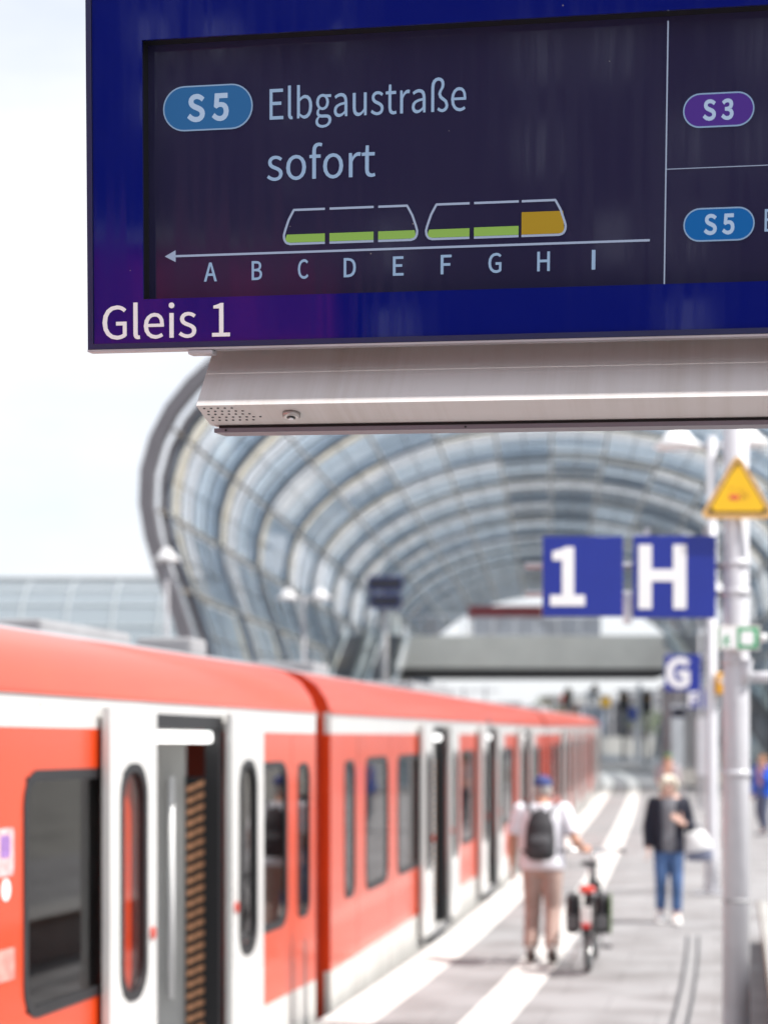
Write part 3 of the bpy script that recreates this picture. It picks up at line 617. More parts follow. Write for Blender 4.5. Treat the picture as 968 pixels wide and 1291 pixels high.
c2 = carriage(*put(n2, slc, L2), L2, [14.37, 9.13, 3.7], NW, 'second red train carriage beyond the first joint, alongside the man with the bicycle'); gangway(c2)
slc = chord(35.6, 56.2); c3 = carriage(*put(E_(35.6), slc, L2), L2, [14.37, 9.13, 3.7], NW, 'third red train carriage further along the curve, behind the man with the cap', near=False); gangway(c3)
slc = chord(56.8, 70.4); c4 = carriage(*put(E_(56.8), slc, 13.7), 13.7, [10.0, 5.6, 1.7], [(12.2, 13.0), (8.1, 9.1), (3.9, 4.7), (.35, .8)], 'last red train carriage at the far end, with the rounded cab front', near=False)
# rounded cab in front of the last carriage (x from -1.6 to 0)
m = MB(); st = [(0, 1.0, 1.0), (-.5, .985, .99), (-1.0, .93, .95), (-1.4, .80, .86), (-1.62, .62, .72)]
outl = [(0, -.42)] + PROFR + PROFG[1:]; outl = outl + [(-BW - yy, z) for yy, z in outl[::-1][1:]]
k = len(outl); vs = []
for sx, fy, fz in st: vs += [(sx + .012, -BW / 2 + (yy + BW / 2) * fy, -.42 + (z + .42) * fz) for yy, z in outl]
fs = [(i * k + j, i * k + (j + 1) % k, (i + 1) * k + (j + 1) % k, (i + 1) * k + j) for i in range(len(st) - 1) for j in range(k)]; fs.append(tuple((len(st) - 1) * k + j for j in range(k)))
m.add(vs, fs, 0, True); cab = m.build('cab_front', RED, c4)
m = MB(); m.poly(rrect(-.75, -.1, 1.05, 1.8, .1), -.02, .004); m.build('cab_side_window', WGLASS, cab)
# roof equipment of the nearest carriage
RE = mat('roof_box_grey', (.30, .30, .31), .5, var=.12)
for (x0, x1, y0, y1, h) in ((.9, 1.25, -.95, -.55, .06), (1.9, 3.4, -1.9, -.75, .05), (4.6, 6.2, -1.2, -.62, .04), (7.5, 12, -2.0, -.9, .05)):
    m = MB(); m.bevbox(x0, x1, y0, y1, 2.60, 2.66 + h, .03); m.build('roof_unit', RE, c1)
m = MB(); m.tube([(4.9, -.55, 2.72), (5.7, -.55, 2.72)], .06, 12); m.build('roof_conduit', GALV, c1)
for cc in (c2, c3):
    for (x0, x1) in ((17.5, 18.2), (8, 12)):
        m = MB(); m.bevbox(x0, x1, -1.6, -.7, 2.60, 2.74, .03); m.build('roof_unit', RE, cc)
# stickers and class number on the nearest carriage
m = MB(); m.poly(rrect(5.58, 5.77, 1.42, 1.63, .02), .0012, .002); st_ = m.build('sticker', mat('sticker_pale', (.70, .45, .45), .5, var=.3, scale=18), c1)
m = MB(); m.poly(rrect(5.62, 5.73, 1.50, 1.60, .02), .0022, .003); m.build('sticker_print', mat('sticker_violet', (.30, .16, .42), .5, var=.3, scale=30), st_)
m = MB(); m.poly([(5.665 + .05 * math.cos(a / 12 * 6.283), 1.36 + .05 * math.sin(a / 12 * 6.283)) for a in range(12)], .0012, .002); m.build('sticker', WHITES, c1)
m = MB(); m.poly(rrect(5.57, 5.77, .96, 1.10, .01), .0012, .002); m.build('sticker', mat('sticker_rose', (.66, .28, .24), .5, var=.3, scale=12), c1)
o = link('class_number', text_mesh('2', .085, mat('class_grey', (.50, .50, .48), .5, var=0)), c1); o.location = (5.30, .0022, 2.11); o.rotation_euler = (0, 0, R(180))
# ------------------------------------------------------------------ the glazed station hall
HALL = empty('station_hall', (5.346 + 2.2 * .089, 62.2, 0), -math.atan2(211, 2368), 'barrel vaulted glass and steel station hall arching over the tracks', 'station hall')
HP = [(-10.3, -1.2), (-10.6, 1.0), (-11.8, 5.75), (-12.8, 8.6), (-13.05, 10.6), (-12.5, 12.4), (-11.3, 13.9), (-9, 15.55), (-6, 16.75), (-3, 17.4), (0, 17.6)]
HP = HP + [(-a, b) for a, b in HP[::-1][1:]]
def catmull(P, n=6):
    out = []
    for i in range(len(P) - 1):
        p0 = Vector(P[max(0, i - 1)]); p1 = Vector(P[i]); p2 = Vector(P[i + 1]); p3 = Vector(P[min(len(P) - 1, i + 2)])
        for k in range(n):
            t = k / n; out.append(.5 * ((2 * p1) + (p2 - p0) * t + (2 * p0 - 5 * p1 + 4 * p2 - p3) * t * t + (3 * p1 - p0 - 3 * p2 + p3) * t ** 3))
    out.append(Vector(P[-1])); return out
def resample(P, n):
    d = [0]
    for a, b in zip(P, P[1:]): d.append(d[-1] + (b - a).length)
    out = []
    for i in range(n + 1):
        s = d[-1] * i / n; k = 0
        while k < len(d) - 2 and d[k + 1] < s: k += 1
        out.append(P[k] + (P[k + 1] - P[k]) * ((s - d[k]) / (d[k + 1] - d[k])))
    return out
CV = catmull(HP)
def normals(P):
    out = []
    for i in range(len(P)):
        t = P[min(i + 1, len(P) - 1)] - P[max(i - 1, 0)]; t.normalize(); out.append(Vector((-t.y, t.x)))   # outward of the vault (points left->top->right)
    return out
def arch_mesh(name, y0, y1, a, b, m_, n=54):
    """curved box rib between offsets a..b (outward positive) from the glass line"""
    P = resample(CV, n); N = normals(P); m = MB(); vs = []
    for p, q in zip(P, N):
        i = p + q * a; o = p + q * b; vs += [(i.x, y0, i.y), (o.x, y0, o.y), (o.x, y1, o.y), (i.x, y1, i.y)]
    fs = [(4 * i + j, 4 * i + (j + 1) % 4, 4 * i + 4 + (j + 1) % 4, 4 * i + 4 + j) for i in range(n) for j in range(4)] + [(0, 1, 2, 3), (4 * n, 4 * n + 3, 4 * n + 2, 4 * n + 1)]
    m.add(vs, fs, 0, False); return m.mesh(name, m_)
HL = 132.0; BAY = 9.43; NB = 14
o = link('rim_arch', arch_mesh('rim_arch', -1.9, -1.4, -.05, .42, RIMM), HALL)
o = link('rim_inner_arch', arch_mesh('rim_inner_arch', -.35, -.20, -.16, .05, RIMM), HALL)
rib = arch_mesh('rib', -.17, .17, -.30, -.05, RIBM)
mul = arch_mesh('mullion', -.045, .045, -.13, -.04, mat('mullion_grey', (.20, .21, .22), .5, var=.05))
thin = arch_mesh('mullion', -.025, .025, -.07, -.03, mat('mullion_grey', (.20, .21, .22)))
for i in range(NB + 1):
    o = link('rib', rib, HALL); o.location = (0, i * BAY, 0)
    if i < NB:
        for k in (1, 2, 3): o = link('mullion', mul, HALL); o.location = (0, (i + k / 4) * BAY, 0)
        for k in (.5, 1.5, 2.5, 3.5): o = link('mullion', thin, HALL); o.location = (0, (i + k / 4) * BAY, 0)
NPN = 20
PP = resample(CV, NPN); PN = normals(PP)
PUR = mat('purlin_grey', (.27, .245, .21), .5, var=.06)
for j in range(NPN + 1):
    p = PP[j] + PN[j] * -.17; a = PN[j]; tt = Vector((a.y, -a.x)); m = MB()
    c = [p + a * .075 * sa + tt * .055 * sb for sa, sb in ((-1, -1), (1, -1), (1, 1), (-1, 1))]
    m.add([(q.x, -1.4, q.y) for q in c] + [(q.x, HL, q.y) for q in c], [(0, 1, 2, 3), (7, 6, 5, 4)] + [(i, i + 4, (i + 1) % 4 + 4, (i + 1) % 4) for i in range(4)])
    m.build('purlin', PUR, HALL)
SP = mat('purlin_thin_grey', (.20, .20, .20), .5, var=.05); P2_ = resample(CV, NPN * 2); N2_ = normals(P2_)
for j in range(1, NPN * 2, 2):
    p = P2_[j] + N2_[j] * -.05; a = N2_[j]; tt = Vector((a.y, -a.x)); m = MB(); c = [p + a * .035 * sa + tt * .025 * sb for sa, sb in ((-1, -1), (1, -1), (1, 1), (-1, 1))]
    m.add([(q.x, 0, q.y) for q in c] + [(q.x, HL, q.y) for q in c], [(0, 1, 2, 3), (7, 6, 5, 4)] + [(i, i + 4, (i + 1) % 4 + 4, (i + 1) % 4) for i in range(4)])
    m.build('glazing_bar', SP, HALL)
G1 = glass_mat('vault_glass', (.83, .89, .935), .14, (.66, .74, .82), .08)
G2 = glass_mat('vault_glass_grey', (.66, .735, .80), .14, (.44, .51, .58), .12)
G3 = glass_mat('vault_panel_cream', (.985, .95, .87), .08, (.95, .90, .80), .22)
G4 = glass_mat('vault_glass_white', (.95, .965, .98), .14, (.86, .88, .91), .10)
def pane_mesh(j, w, m_):
    p, q = PP[j], PP[j + 1]; mid = (p + q) / 2; n = (PN[j] + PN[j + 1]); n.normalize()
    cv = mid + n * .03; p2 = p + (q - p) * .03; q2 = p + (q - p) * .97; m = MB(); rows = [p2, cv, q2]; vs = []
    for r_ in rows:
        o_ = r_ + n * .03; vs += [(r_.x, .06, r_.y), (r_.x, w - .06, r_.y), (o_.x, w - .06, o_.y), (o_.x, .06, o_.y)]
    m.add(vs, [(4 * i + k, 4 * i + (k + 1) % 4, 4 * i + 4 + (k + 1) % 4, 4 * i + 4 + k) for i in range(2) for k in range(4)] + [(0, 1, 2, 3), (11, 10, 9, 8)])
    return m, m_
PM = {}
far = MB(); G5 = glass_mat('vault_glass_dark', (.42, .47, .52), .16, (.36, .41, .46), .12); FM = [G1, G2, G3, G4, G5]; cnt = 0
for b in range(NB):
    for k in range(4):
        for j in range(NPN):
            rr = random.random()
            mi = (2, 3, 0, 1)[k] if rr < .78 else (3, 0, 1, 0)[k]
            if j <= 5 and rr > .60: mi = (3, 1, 1, 0)[k]
            if b >= 4 and j >= 9 and rr > .45: mi = 4 if mi != 3 else 1  # denser far panes, tinted darker to shade the floor below
            y = (b + k / 4) * BAY
            if cnt < 300 and 1 <= j <= 14:
                key = (j, mi)
                if key not in PM: PM[key] = pane_mesh(j, BAY / 4, None)[0].mesh('pane', FM[mi])
                o = link('pane', PM[key], HALL); o.location = (0, y, 0); cnt += 1
            else:
                mm, _ = pane_mesh(j, BAY / 4, None); far.add([(v[0], v[1] + y, v[2]) for v in mm.v], mm.f, mi)
o = far.build('far_glazing', FM, HALL); o['kind'] = 'stuff'
# the second hall far across the tracks, seen side-on
H2 = empty('far_station_hall', (-40, 128, 0), 0, 'pale glass vaulted hall far across the tracks, seen from its long side', 'station hall')
arc = [(0 - 1.2 * math.cos(a) * 0 + 7 - 7.5 * math.cos(a), 1.5 + 12.2 * math.sin(a)) for a in [math.pi / 2 * i / 8 for i in range(9)]]
arc = [(-.5, -1.2)] + arc
GW = glass_mat('far_hall_glass', (.70, .745, .775), .15, (.62, .66, .69), .30)
RG = mat('far_rib', (.30, .33, .35), .5, var=.05)
for i in range(19):
    x = -30 + i * 3.2; m = MB(); m.tube([(x, yy, z) for yy, z in arc], .10, 6); m.build('rib', RG, H2)
for yy, z in arc[2:]:
    m = MB(); m.tube([(-30, yy, z), (27.6, yy, z)], .07, 6); m.build('purlin', RG, H2)
pm = {}
for i in range(18):
    for j in range(len(arc) - 1):
        (a, b), (c, d) = arc[j], arc[j + 1]
        if j not in pm:
            m = MB(); m.add([(.08, a + .1, b), (3.1, a + .1, b), (3.1, c + .1, d), (.08, c + .1, d), (.08, a + .16, b), (3.1, a + .16, b), (3.1, c + .16, d), (.08, c + .16, d)], [(0, 1, 2, 3), (7, 6, 5, 4), (0, 4, 5, 1), (1, 5, 6, 2), (2, 6, 7, 3), (3, 7, 4, 0)]); pm[j] = m.mesh('pane', GW)
        o = link('pane', pm[j], H2); o.location = (-30 + i * 3.2, 0, 0)
m = MB(); m.box(-30.3, 28, -.9, -.55, -1.29, 1.4); m.build('base_wall', CONC, H2)
m = MB(); m.box(-30.3, 28, 6.6, 8.0, 13.66, 13.95); m.build('ridge_cap', RG, H2)

# ------------------------------------------------------------------ footbridge, stairs, escalators
FB = empty('footbridge', (7.6, 100, 0), R(-2), 'concrete footbridge with pale parapet crossing above the tracks inside the hall', 'footbridge')
m = MB(); m.add([(-7.3, 0, 6.05), (7.5, 0, 6.0), (7.5, 6, 6.0), (-7.3, 6, 6.05), (-7.3, -.25, 7.75), (7.5, -.25, 7.75), (7.5, 6.2, 7.75), (-7.3, 6.2, 7.75)], [(0, 3, 2, 1), (4, 5, 6, 7), (0, 1, 5, 4), (1, 2, 6, 5), (2, 3, 7, 6), (3, 0, 4, 7)]); m.build('deck', mat('bridge_concrete', (.80, .78, .72), .8, var=.07, scale=.5), FB)
m = MB(); m.box(-7.2, 7.4, .05, 5.9, 5.62, 5.98); m.build('girder', mat('girder_dark', (.05, .045, .045), .7, var=.1), FB)
for i in range(6):
    m = MB(); x0 = -2.9 + i * 1.14; m.box(x0, x0 + 1.11, -.18, -.14, 7.76, 8.75); m.build('parapet_panel', mat('parapet_grey', (.42, .42, .45), .6, var=.05), FB)
m = MB(); m.box(-3.1, .95, 1.9, 2.1, 8.80, 9.50); m.build('fascia', mat('fascia_dark_red', (.14, .020, .028), .6, var=.06), FB)
for x in (-3.0, .85):
    m = MB(); m.tube([(x, 2, 7.76), (x, 2, 9.36)], .06, 8); m.build('fascia_post', GALV, FB)
for i in range(4):
    m = MB(); m.tube([(-7 + i * 1.2, -.1, 7.76), (-7 + i * 1.2, -.1, 8.8)], .035, 8); m.build('railing_post', GALV, FB)
m = MB(); m.tube([(-7.2, -.1, 8.8), (-3, -.1, 8.8)], .04, 8); m.build('handrail', GALV, FB)
for x in (-6.6,):
    m = MB(); m.box(x - .35, x + .35, 2.4, 3.2, -.02, 5.61); m.build('pier', CONC, FB)
def incline(name, label, cat, p0, p1, w, mats, group=None, steps=True):
    """a flight from p0 (low) to p1 (high): truss, balustrades, handrails, treads"""
    p0, p1 = Vector(p0), Vector(p1); d = p1 - p0; L = math.hypot(d.x, d.y); rz = math.atan2(d.y, d.x)
    t = empty(name, p0, rz, label, cat, group); h = d.z
    def para(x0, z0, x1, z1, th, y0, y1):
        m = MB(); m.add([(x0, y0, z0), (x1, y0, z1), (x1, y1, z1), (x0, y1, z0), (x0, y0, z0 + th), (x1, y0, z1 + th), (x1, y1, z1 + th), (x0, y1, z0 + th)], [(0, 3, 2, 1), (4, 5, 6, 7), (0, 1, 5, 4), (1, 2, 6, 5), (2, 3, 7, 6), (3, 0, 4, 7)]); return m
    para(0, -.45, L, h - .45, .40, -w / 2 + .06, w / 2 - .06).build('truss', mats[0], t)
    for s in (-1, 1):
        y = s * w / 2; para(0, -.5, L, h - .5, .62, y - .05, y + .05).build('stringer', mats[1], t)
        para(0, .121, L, h + .121, .78, y - .015, y + .015).build('balustrade', CLEAR, t)
        para(0, .90, L, h + .90, .09, y - .04, y + .04).build('handrail', DARK, t)
    n = int(L / .4); m = MB()
    for i in range(n):
        m.box(i * L / n, (i + 1) * L / n - .02, -w / 2 + .06, w / 2 - .06, h * i / n - .02, h * i / n + .10)
    o = m.build('treads', mats[2], t); o['kind'] = 'stuff'
    return t
ESC = [mat('truss_dark', (.09, .09, .10), .6, var=.1), mat('stringer_grey', (.55, .55, .55), .5, var=.06), mat('tread_grey', (.16, .16, .17), .6, var=.1)]
incline('escalator', 'left escalator of the two rising from the opposite platform to the footbridge', 'escalator', (-3.2, 78, gz(78)), (-1.3, 99, 7.75), 1.3, ESC)
incline('escalator', 'right escalator of the two rising to the footbridge, nearest its concrete deck', 'escalator', (-1.4, 78, gz(78)), (.6, 99, 7.75), 1.3, ESC)
incline('staircase', 'dark steel staircase rising to the footbridge behind the lamp post on the right', 'staircase', (15.6, 70, gz(70)), (15.9, 99, 7.75), 2.2, [ESC[0], mat('stringer_blue_grey', (.22, .25, .29), .5, var=.08), ESC[2]])
m = MB(); m.box(-7.6, -6.9, -.6, 5.8, 5.5, 8.95); m.build('end_wall', mat('bridge_pale', (.66, .66, .63), .7, var=.05), FB)
# ------------------------------------------------------------------ lamp posts, signs and platform furniture
def lamp_post(x, y, label, H=6.02, heads=(-1, 1)):
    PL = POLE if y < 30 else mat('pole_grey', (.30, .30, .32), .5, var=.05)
    t = empty('platform_lamp', (x, y, gz(y)), -.15, label, 'lamp post', 'twin headed platform lamps')
    m = MB(); m.tube([(0, 0, .02), (0, 0, .55), (0, 0, .6), (0, 0, H)], [.095, .095, .08, .065] if y < 30 else [.06, .06, .055, .045], 16); m.build('pole', PL, t)
    m = MB(); m.bevbox(-.24, .24, -.24, .24, 0.001, .03, .008); m.build('base_plate', GALV, t)
    m = MB(); m.tube([(-.5 if len(heads) > 1 else -.1, 0, H - .12), (.5 if len(heads) > 1 else .1, 0, H - .12)], .035, 10); m.build('arm', PL, t)
    for s in heads:
        m = MB(); c = s * .44
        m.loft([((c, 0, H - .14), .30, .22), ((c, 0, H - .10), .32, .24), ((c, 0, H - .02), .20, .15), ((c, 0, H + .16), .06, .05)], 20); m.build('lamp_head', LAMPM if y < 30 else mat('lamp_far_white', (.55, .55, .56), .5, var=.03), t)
    return t
lp = at(897, 1130, 24.7)
LP1 = lamp_post(lp.x, lp.y, 'twin headed white lamp post standing behind the woman on the near platform')
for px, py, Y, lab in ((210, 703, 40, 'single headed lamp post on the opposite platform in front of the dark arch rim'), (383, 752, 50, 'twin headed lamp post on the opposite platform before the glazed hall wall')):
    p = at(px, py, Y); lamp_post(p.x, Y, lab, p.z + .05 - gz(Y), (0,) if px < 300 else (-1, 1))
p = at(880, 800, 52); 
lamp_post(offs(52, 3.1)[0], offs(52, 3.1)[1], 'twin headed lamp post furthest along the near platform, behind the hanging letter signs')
# front signal post with bands, bracket arms and the little exit sign
FP = empty('sign_post', (2.352, 12.55, 0), 0, 'thick pale grey steel post carrying the blue signs and the yellow warning triangle', 'post')
m = MB(); m.tube([(0, 0, .02), (0, 0, 2.0), (0, 0, 5.2)], [.092, .088, .082], 24); m.build('pole', POLE, FP)
m = MB(); m.bevbox(-.25, .25, -.25, .25, .001, .035, .008); m.build('base_plate', GALV, FP)
for z in (3.01, 3.20, 2.55, 1.80):
    m = MB(); m.tube([(0, 0, z - .024), (0, 0, z + .024)], .0945, 24); m.build('clamp_band', POLE, FP)
m = MB(); m.tube([(0, 0, .94), (.0, 0, .965)], .0905, 24); m.build('joint_line', mat('joint_grey', (.35, .35, .36), .5, var=.1), FP)
m = MB(); m.tube([(.02, -.02, 2.44), (.42, -.02, 2.45)], .038, 12); m.tube([(.05, -.06, 2.40), (.05, -.06, 2.56)], .045, 12); m.build('side_arm', POLE, FP)
m = MB(); m.tube([(.0, 0.10, 3.01), (-1.40, .10, 3.01)], .022, 10); m.tube([(.0, .10, 3.20), (-1.40, .10, 3.20)], .022, 10); m.tube([(0, .09, 3.01), (-.02, .09, 3.20)], .022, 10); m.build('bracket_arms', GALV, FP)
def letter_sign(ch, x, y, z0, size, label, yaw=0.0, cap=.70, dx=.045, bold=.05):
    t = empty('platform_sign', (x, y, z0), yaw, label, 'sign', 'blue platform letter signs')
    m = MB(); m.bevbox(0, size, -.015, .035, 0, size, .006); m.build('panel', BLUESIGN, t)
    c = size * cap
    o = text('letter', ch, dx * size, -.0172, size * (.5 - cap / 2) + .0, c, WHITES, t, bold=bold, extrude=.001)
    o.location.x = dx * size + bold * c
    return t
def sgn(ch, px0, py1, Y, px1, label, **k):
    p = at(px0, py1, Y); return letter_sign(ch, p.x, Y, p.z, (px1 - px0) * Y / FPX, label, **k)
YS_ = 12.48
sgn('1', 684, 777.5, YS_, 785, 'large blue sign with a white number one beside the H sign', dx=.09, cap=.67)
sgn('H', 798, 779.5, YS_, 902, 'large blue sign with a white capital H beside the thick post', dx=.06, cap=.71)
for x in (-.585, .03 - .12 - .10):
    m = MB(); m.box(x - .018, x + .018, .055, .085, 2.92, 3.45); m.build('hanger_bar', GALV, FP)
m = MB(); m.bevbox(-.75, -.695, -.03, .05, 2.80, 3.00, .008); m.build('white_connector', LAMPM, FP)
sgn('G', 838, 871, 29, 883.5, 'smaller blue sign with a white capital G above the far platform', dx=.03, cap=.74, bold=.06)
gp = at(887, 840, 29)
t = empty('sign_post', (gp.x + .12, 29.1, gz(29)), 0, 'slim grey post holding the blue G sign behind the lamp post', 'post')
m = MB(); m.tube([(0, 0, 0), (0, 0, 4.2)], .055, 12); m.build('pole', POLE, t); m = MB(); m.tube([(0, 0, 3.3), (-.65, 0, 3.3)], .02, 8); m.tube([(0, 0, 3.0), (-.65, 0, 3.0)], .02, 8); m.build('bracket_arms', GALV, t)
sgn('F', 867, 893, 58, 889, 'tiny blue sign with a white capital F furthest along the platform', dx=.03, cap=.74, bold=.06)
fp_ = at(891, 880, 58)
t = empty('sign_post', (fp_.x + .15, 58.1, gz(58)), 0, 'slimmest grey post holding the tiny blue F sign', 'post')
m = MB(); m.tube([(0, 0, 0), (0, 0, 4.0)], .055, 10); m.build('pole', POLE, t); m = MB(); m.tube([(0, 0, 3.3), (-.5, 0, 3.3)], .02, 8); m.build('bracket_arms', GALV, t)
# small dark display under the G sign
p = at(847, 905, 62); t = empty('hanging_display', (p.x, 62, p.z), 0, 'small dark blue display hanging under the row of letter signs', 'display')
m = MB(); m.bevbox(0, .45, -.08, .08, 0, .32, .02); m.build('case', mat('display_navy', (.015, .02, .10), .4, var=.05), t)
m = MB(); m.box(.03, .42, -.09, -.081, .04, .28); m.build('screen', DARK, t); m = MB(); m.tube([(.22, 0, .32), (.22, 0, 1.3)], .03, 8); m.build('drop_tube', GALV, t)
# yellow warning triangle
TR = empty('warning_sign', (2.352, 12.43, 0), 0, 'yellow triangular warning sign with dark edge line on the thick post', 'sign')
def tri(cx, zb, s, r):
    """rounded triangle outline: centre, bottom, side, corner radius"""
    h = s * .86; P = [(cx - s / 2 + r * 1.73, zb + r), (cx + s / 2 - r * 1.73, zb + r), (cx, zb + h - 2 * r)]; out = []
    for (x, z), a0 in zip(P, (150, 270, 30)):
        for k in range(6): a = R(a0 + 120 * k / 5); out.append((x + r * math.cos(a), z + r * math.sin(a)))
    return out
zt = CAMZ + (HYP - 654) * 12.43 / FPX; cx_ = (929.5 - CXP) * 12.43 / FPX - 2.352; sd = 98 * 12.43 / FPX
m = MB(); m.poly(tri(cx_, zt, sd, .035), -.012, .0); m.build('plate', mat('warning_rim', (.70, .42, .14), .4, var=.04), TR)
m = MB(); m.poly(tri(cx_, zt + .034, sd * .815, .018), -.0145, -.0122); m.build('edge_line', mat('warning_black', (.05, .035, .012), .5, var=0), TR)
m = MB(); m.poly(tri(cx_, zt + .047, sd * .745, .014), -.0165, -.0147); yf = m.build('face', mat('warning_yellow', (.86, .50, .01), .35, var=.03), TR)
m = MB(); z0 = zt + .125; m.poly([(cx_ - .055, z0), (cx_ + .005, z0 - .004), (cx_ + .012, z0 + .035), (cx_ - .006, z0 + .030), (cx_ - .022, z0 + .037), (cx_ - .04, z0 + .030), (cx_ - .058, z0 + .037)], -.0180, -.0167); m.build('red_pictogram', mat('picto_red', (.66, .10, .05), .5, var=0), yf)
m = MB()
for a, b, c, d in ((.03, .012, .012, .03), (.045, .03, .025, .012), (.028, .045, .012, .012), (.06, .052, .012, .01), (.055, .01, .02, .01), (.075, .03, .012, .009), (.02, .065, .05, .004), (-.04, .075, .05, .004)):
    m.poly([(cx_ + a - c / 2, z0 + b - d / 2), (cx_ + a + c / 2, z0 + b - d * .3), (cx_ + a + c * .3, z0 + b + d / 2), (cx_ + a - c * .4, z0 + b + d * .4)], -.0180, -.0167)
m.build('dark_pictogram', mat('picto_dark', (.42, .20, .02), .6, var=0), yf)
for x, z in ((cx_ - sd * .335, zt + .055), (cx_ + sd * .335, zt + .055), (cx_, zt + sd * .70)):
    m = MB(); m.tube([(x, -.018, z), (x, -.024, z)], .0095, 10); m.build('bolt', DARK, TR)
m = MB(); m.tube([(0, .12, zt + .12), (0, .12, zt + .15)], .098, 18); m.build('clamp', GALV, TR)
# green and white exit sign
p = at(904, 820, 12.40); w = 54 * 12.4 / FPX; h = 31 * 12.4 / FPX
ES = empty('exit_sign', (p.x, 12.40, p.z), 0, 'small green and white emergency exit sign clamped to the thick post', 'sign')
m = MB(); m.bevbox(0, w, -.01, .03, 0, h, .004); m.build('panel', mat('exit_case', (.68, .66, .62), .5, var=.04), ES)
EG = mat('exit_green', (.02, .36, .14), .4, var=.03)
m = MB(); m.box(.014, .125, -.0125, -.0105, .014, h - .014); m.build('left_field', WHITES, ES); m = MB(); m.box(.132, w - .014, -.0125, -.0105, .012, h - .012); m.build('right_field', EG, ES)
m = MB(); m.poly(rrect(.152, .24, .035, h - .035, .015), -.0140, -.0127); m.build('door_symbol', WHITES, ES)
m = MB(); m.box(.004, .013, -.0125, -.0105, .01, h - .01)
for a, b, c, d in ((.06, .095, .016, .016), (.055, .065, .020, .034), (.075, .075, .025, .009), (.04, .07, .02, .009), (.045, .035, .010, .03), (.075, .04, .025, .010)): m.poly(rrect(a - c / 2, a + c / 2, b - d / 2, b + d / 2, .004, 3), -.0140, -.0127)
m.build('running_figure', EG, ES)
m = MB(); m.tube([(w + .002, 0, h * .5), (w + .045, 0, h * .5)], .028, 10); m.build('bracket_knob', LAMPM, ES)
# yellow emergency unit on the lamp post
p = at(910, 862, 24.6); t = empty('emergency_unit', (p.x - .01, 24.6, p.z - .14), 0, 'small round edged yellow unit fixed to the lamp post behind the thick post', 'emergency unit')
m = MB(); m.bevbox(-.07, .08, -.06, .06, 0, .28, .03); m.build('housing', mat('signal_yellow', (.85, .42, .01), .4, var=.04), t); m = MB(); m.tube([(0, -.062, .18), (0, -.066, .18)], .035, 12); m.build('lens', LAMPM, t)
# low bench wall along the back of the platform
a = offs(10.8, 3.22); b = offs(19.4, 3.22); d = Vector((b[0] - a[0], b[1] - a[1])); Lb = d.length
GB = empty('bench_wall', (a[0], a[1], 0), math.atan2(d.y, d.x), 'low concrete bench wall with pale wooden slats beside the thick post', 'bench')
m = MB(); m.bevbox(0, Lb, -.55, -.03, .001, .38, .01); m.build('base', mat('bench_concrete', (.30, .285, .275), .8, var=.12), GB)
SLT = mat('bench_slat', (.37, .36, .345), .7, var=.12, stretch=(.3, 8, 8))
for i in range(5):
    for j in range(4):
        m = MB(); m.bevbox(j * Lb / 4 + .01, (j + 1) * Lb / 4 - .01, -.005 - .115 * (i + 1) + .01, -.005 - .115 * i, .381, .42, .005); m.build('slat', SLT, GB)
m = MB(); m.box(0, Lb, -.004, .006, .36, .424); m.build('front_edge', mat('edge_brown', (.16, .11, .085), .6, var=.15), GB)
# display on the opposite platform
DP = at(485, 768, 74); t = empty('platform_display', (DP.x, 74, gz(74)), 0, 'dark blue double board on a tall post by the escalators across the tracks', 'display')
m = MB(); m.tube([(0, .3, 0), (0, .3, DP.z + 1.2 - gz(74))], .12, 12); m.build('post', GALV, t)
NV = mat('board_navy', (.03, .045, .17), .4, var=.06)
for z0, z1, x0, x1 in [(a - gz(74), b - gz(74), c, d) for a, b, c, d in ((DP.z + .02, DP.z + .60, -.60, .66), (DP.z + .70, DP.z + 1.30, -.68, .72))]:
    m = MB(); m.bevbox(x0, x1, -.1, .15, z0, z1, .02); bd = m.build('board', NV, t)
    m = MB(); m.box(x0 + .08, x1 - .08, -.105, -.1005, z0 + .12, z1 - .12); m.build('screen', mat('board_screen', (.02, .022, .035), .4, var=.2), bd)
# louvred plant cabin and lift shaft at the back of the platform
CB = empty('louvred_cabin', at(846, 1005, 66).xy.to_3d() + Vector((0, 0, gz(66))), 0, 'grey louvred cabin at the back of the platform beyond the woman', 'cabin')
x0 = 0; w = 62 * 66 / FPX
m = MB(); m.box(0, w, .05, 2.2, .001, 3.55); m.build('body', mat('cabin_dark', (.24, .24, .25), .6, var=.1), CB)
for i in range(20): 
    m = MB(); z = .35 + i * .16; m.add([(.48, .02, z), (w - .02, .02, z), (w - .02, -.07, z - .06), (.48, -.07, z - .06), (.48, .02, z + .025), (w - .02, .02, z + .025), (w - .02, -.07, z - .035), (.48, -.07, z - .035)], [(0, 3, 2, 1), (4, 5, 6, 7), (0, 1, 5, 4), (1, 2, 6, 5), (2, 3, 7, 6), (3, 0, 4, 7)]); m.build('slat', mat('slat_grey', (.34, .34, .35), .5, var=.06), CB)
m = MB(); m.bevbox(0.0, .45, -.06, .04, .02, 3.0, .01); m.build('door', mat('cabin_pale', (.50, .53, .56), .5, var=.05), CB)
m = MB(); m.bevbox(-.1, w + .1, -.15, 2.3, 3.56, 3.72, .02); m.build('roof', GREY, CB)
# long pale bench at the foot of the cabin
bn = at(850, 1010, 58); BN = empty('platform_bench', (bn.x, 58, gz(58)), .0, 'long pale bench standing in front of the louvred cabin', 'bench')
m = MB(); m.bevbox(0, 2.3, -.22, .22, .42, .48, .012); m.build('seat', CONC, BN); m = MB(); m.bevbox(0, 2.3, .20, .25, .50, .90, .012); m.build('backrest', CONC, BN)
for x in (.25, 2.05):
    m = MB(); m.bevbox(x - .04, x + .04, -.18, .22, .001, .42, .01); m.build('leg', GALV, BN)
